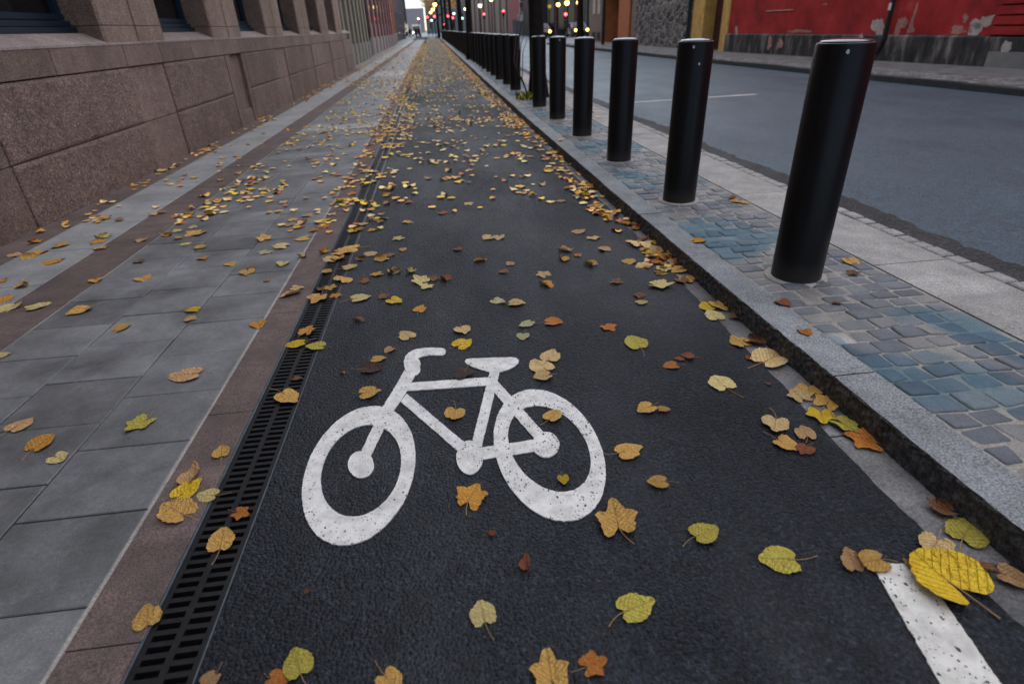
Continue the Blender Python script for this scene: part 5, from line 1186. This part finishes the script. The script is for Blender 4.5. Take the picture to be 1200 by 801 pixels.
# ---------------------------------------------------------------- cars, van, people
def car(x,y,rz,label,body,lamp='Eamb'):
    o_=(x,y,zg(y)+.05);e=empty('waiting_car',o_,label,'car','cars waiting at the side street',rz=rz)
    prof=[(-2.1,.35),(-2.15,.6),(-2.0,.82),(-1.1,.93),(-.5,1.4),(1.0,1.45),(1.75,1.0),(2.1,.92),(2.15,.45),(2.0,.3),(-1.95,.28)]
    m=MB();n=len(prof)
    for k,(w,sc) in enumerate(((-.86,1),(.86,1))): pass
    vs=[(-.84 if z<1 else -.66,yv,z) for yv,z in prof]+[(.84 if z<1 else .66,yv,z) for yv,z in prof]
    m.add(vs,[tuple(range(n)),tuple(range(2*n-1,n-1,-1))]+[(i,n+i,n+(i+1)%n,(i+1)%n) for i in range(n)]);bo=m.build('body',body,e)
    m=MB();m.add([(-.7,-1.07,.97),(.7,-1.07,.97),(.6,-.57,1.36),(-.6,-.57,1.36)],[(0,1,2,3)]);m.v=[(a,b_-.02,c+.012) for a,b_,c in m.v];m.build('windscreen',M['glass'],e)
    for sx in (-.62,.62):
        m=MB();m.tube([(sx,-2.12,.66),(sx,-2.2,.66)],.13,12);m.build('headlight',M[lamp],e)
    for sx in (-.8,.8):
        for yv in (-1.35,1.35):
            m=MB();m.tube([(sx-.1,yv,.3),(sx+.1,yv,.3)],.32,16);w=m.build('wheel',M['steel'],e)
            m=MB();m.tube([(sx*1.0-.11,yv,.3),(sx+.11,yv,.3)],.17,12);m.build('rim',M['galv'],w)
    m=MB();m.box(-.45,.45,-2.19,-2.14,.4,.52);m.build('grille',M['dark'],e)
car(15.75,69,0,'dark car with two amber lamps waiting before the dark shopfront',flat('dark car paint',(.01,.01,.013),.25,.5,0,.1,3,0,.6))
car(11.75,69,0,'dark red car with an amber lamp half hidden behind the nearest tree trunk',flat('dark red car paint',(.06,.008,.008),.25,.5,0,.1,3,0,.6))
o_=(-3.1,150,zg(150));vn=empty('white_van',o_,'pale van standing at the far end of the lane behind the three people','van')
m=MB();pr_=[(-2.4,.4),(-2.4,1.2),(-1.7,2.1),(-1.3,2.4),(2.6,2.4),(2.6,.4)];n=len(pr_)
m.add([(-.95,a,z) for a,z in pr_]+[(.95,a,z) for a,z in pr_],[tuple(range(n)),tuple(range(2*n-1,n-1,-1))]+[(i,n+i,n+(i+1)%n,(i+1)%n) for i in range(n)]);m.build('body',M['white'],vn)
m=MB();m.add([(-.8,-2.33,1.3),(.8,-2.33,1.3),(.75,-1.75,2.06),(-.75,-1.75,2.06)],[(0,1,2,3)]);m.v=[(a,b_-.04,c) for a,b_,c in m.v];m.build('windscreen',M['glass'],vn)
for sx in (-.9,.9):
    for yv in (-1.6,1.7):
        m=MB();m.tube([(sx-.1,yv,.35),(sx+.1,yv,.35)],.35,14);m.build('wheel',M['steel'],vn)
    m=MB();m.box(sx*.8-.14,sx*.8+.14,-2.46,-2.4,.75,.95);m.build('headlight',M['Ewhite'],vn)
CL={'coat':wallmat('dark coat',(.012,.013,.02)),'skin':wallmat('skin',(.4,.24,.17)),'hair':wallmat('dark hair',(.02,.014,.01)),'jean':wallmat('dark trousers',(.015,.018,.03))}
def person(x,y,rz,stride,label):
    J=[(0,0,.95),(0,0,1.15),(0,0,1.38),(0,-.01,1.5),(0,-.02,1.62),(0,-.03,1.72),
       (.1,0,.9),(.11,-stride*.5,.5),(.11,-stride*.6,.08),(.11,-stride*.6-.16,.04),
       (-.1,0,.9),(-.11,stride*.35,.5),(-.11,stride*.8,.1),(-.11,stride*.8-.15,.05),
       (.19,0,1.4),(.24,.03+stride*.15,1.12),(.23,-.05+stride*.2,.87),(.23,-.09+stride*.2,.79),
       (-.19,0,1.4),(-.24,.03-stride*.15,1.12),(-.23,-.1-stride*.2,.87),(-.23,-.14-stride*.2,.79)]
    E_=[(0,1),(1,2),(2,3),(3,4),(4,5),(0,6),(6,7),(7,8),(8,9),(0,10),(10,11),(11,12),(12,13),(2,14),(14,15),(15,16),(16,17),(2,18),(18,19),(19,20),(20,21)]
    RR=[.15,.15,.17,.06,.095,.08,.1,.075,.05,.045,.1,.075,.05,.045,.075,.055,.04,.035,.075,.055,.04,.035]
    me=bpy.data.meshes.new('person');me.from_pydata(J,E_,[]);o=bpy.data.objects.new('person',me);C.objects.link(o);o.location=(x,y,zg(y));o.rotation_euler.z=rz
    md=o.modifiers.new('skin','SKIN');sv=me.skin_vertices[0].data
    for i,r_ in enumerate(RR): sv[i].radius=(r_,r_*.8 if i in (0,1,2) else r_)
    sv[0].use_root=True;o.modifiers.new('sub','SUBSURF').levels=1;o.modifiers['sub'].render_levels=2;me.materials.append(CL['coat'])
    tag(o,label,'person','people at the far end of the lane')
    m=MB();m.ball((0,-.03,1.68),.105,12,1.15);m.build('face',CL['skin'],o,smooth=True)
    m=MB();m.ball((0,0.005,1.72),.112,12,1.0);m.build('hair',CL['hair'],o,smooth=True)
    m=MB()
    for sx,s in ((.11,-1),(-.11,1)): m.tube([(sx*.95,0,.9),(sx,-stride*.5 if s<0 else stride*.35,.5),(sx,-stride*.6 if s<0 else stride*.8,.12)],[.12,.095,.075],10)
    m.build('trousers',CL['jean'],o,smooth=True)
person(-3.9,126,.3,.25,'person in a dark coat walking alone, left of the other two at the lane end')
person(-2.7,125,-.2,.2,'person in dark clothes, left one of the pair at the lane end')
person(-2.15,125.5,.1,.3,'person in dark clothes, right one of the pair at the lane end')
# ---------------------------------------------------------------- camera, light, world
cam=bpy.data.cameras.new('camera');co=bpy.data.objects.new('camera',cam);C.objects.link(co);bpy.context.scene.camera=co
Rm=Matrix(((0.9915342000626407,-0.12469370349967969,-0.03621340102328443),(0.0917819658983699,0.47578059080817936,0.8747621963402683),(-0.0918477046091502,-0.6808703817310696 if False else -0.8706803717310696,0.48319736075466774)))
co.matrix_world=Matrix.Translation((0,0,1.2))@Rm.transposed().to_4x4()
cam.sensor_width=36;cam.lens=669.951/1200*36;cam.clip_start=.05;cam.clip_end=3000
cam.dof.use_dof=True;cam.dof.focus_distance=2.3;cam.dof.aperture_fstop=2.6
w=bpy.data.worlds.new('World');bpy.context.scene.world=w;w.use_nodes=True
nt=w.node_tree;bg=nt.nodes['Background'];sky=nt.nodes.new('ShaderNodeTexSky');sky.sky_type='NISHITA';sky.sun_disc=False
EL,AZ=R(SUN_EL),R(SUN_AZ)   # azimuth clockwise from +Y
sky.sun_elevation=EL;sky.sun_rotation=AZ;sky.air_density=SKY_AIR;sky.dust_density=SKY_DUST;sky.ozone_density=2.5
nt.links.new(sky.outputs[0],bg.inputs[0]);bg.inputs[1].default_value=SKY_STR
sd=bpy.data.lights.new('sun','SUN');sd.energy=SUN_E;sd.angle=R(SUN_ANG);sd.color=(1,.95,.85);so=bpy.data.objects.new('sun',sd);C.objects.link(so)
dv=Vector((math.sin(AZ)*math.cos(EL),math.cos(AZ)*math.cos(EL),math.sin(EL)));so.rotation_euler=dv.to_track_quat('Z','Y').to_euler();so.location=(0,0,30)
sc=bpy.context.scene;vs=sc.view_settings;vs.view_transform='Standard';vs.look='None';vs.exposure=EXPO;vs.gamma=1;vs.use_curve_mapping=False
sc.cycles.max_bounces=6;sc.cycles.caustics_reflective=False;sc.cycles.caustics_refractive=False;sc.cycles.use_denoising=True
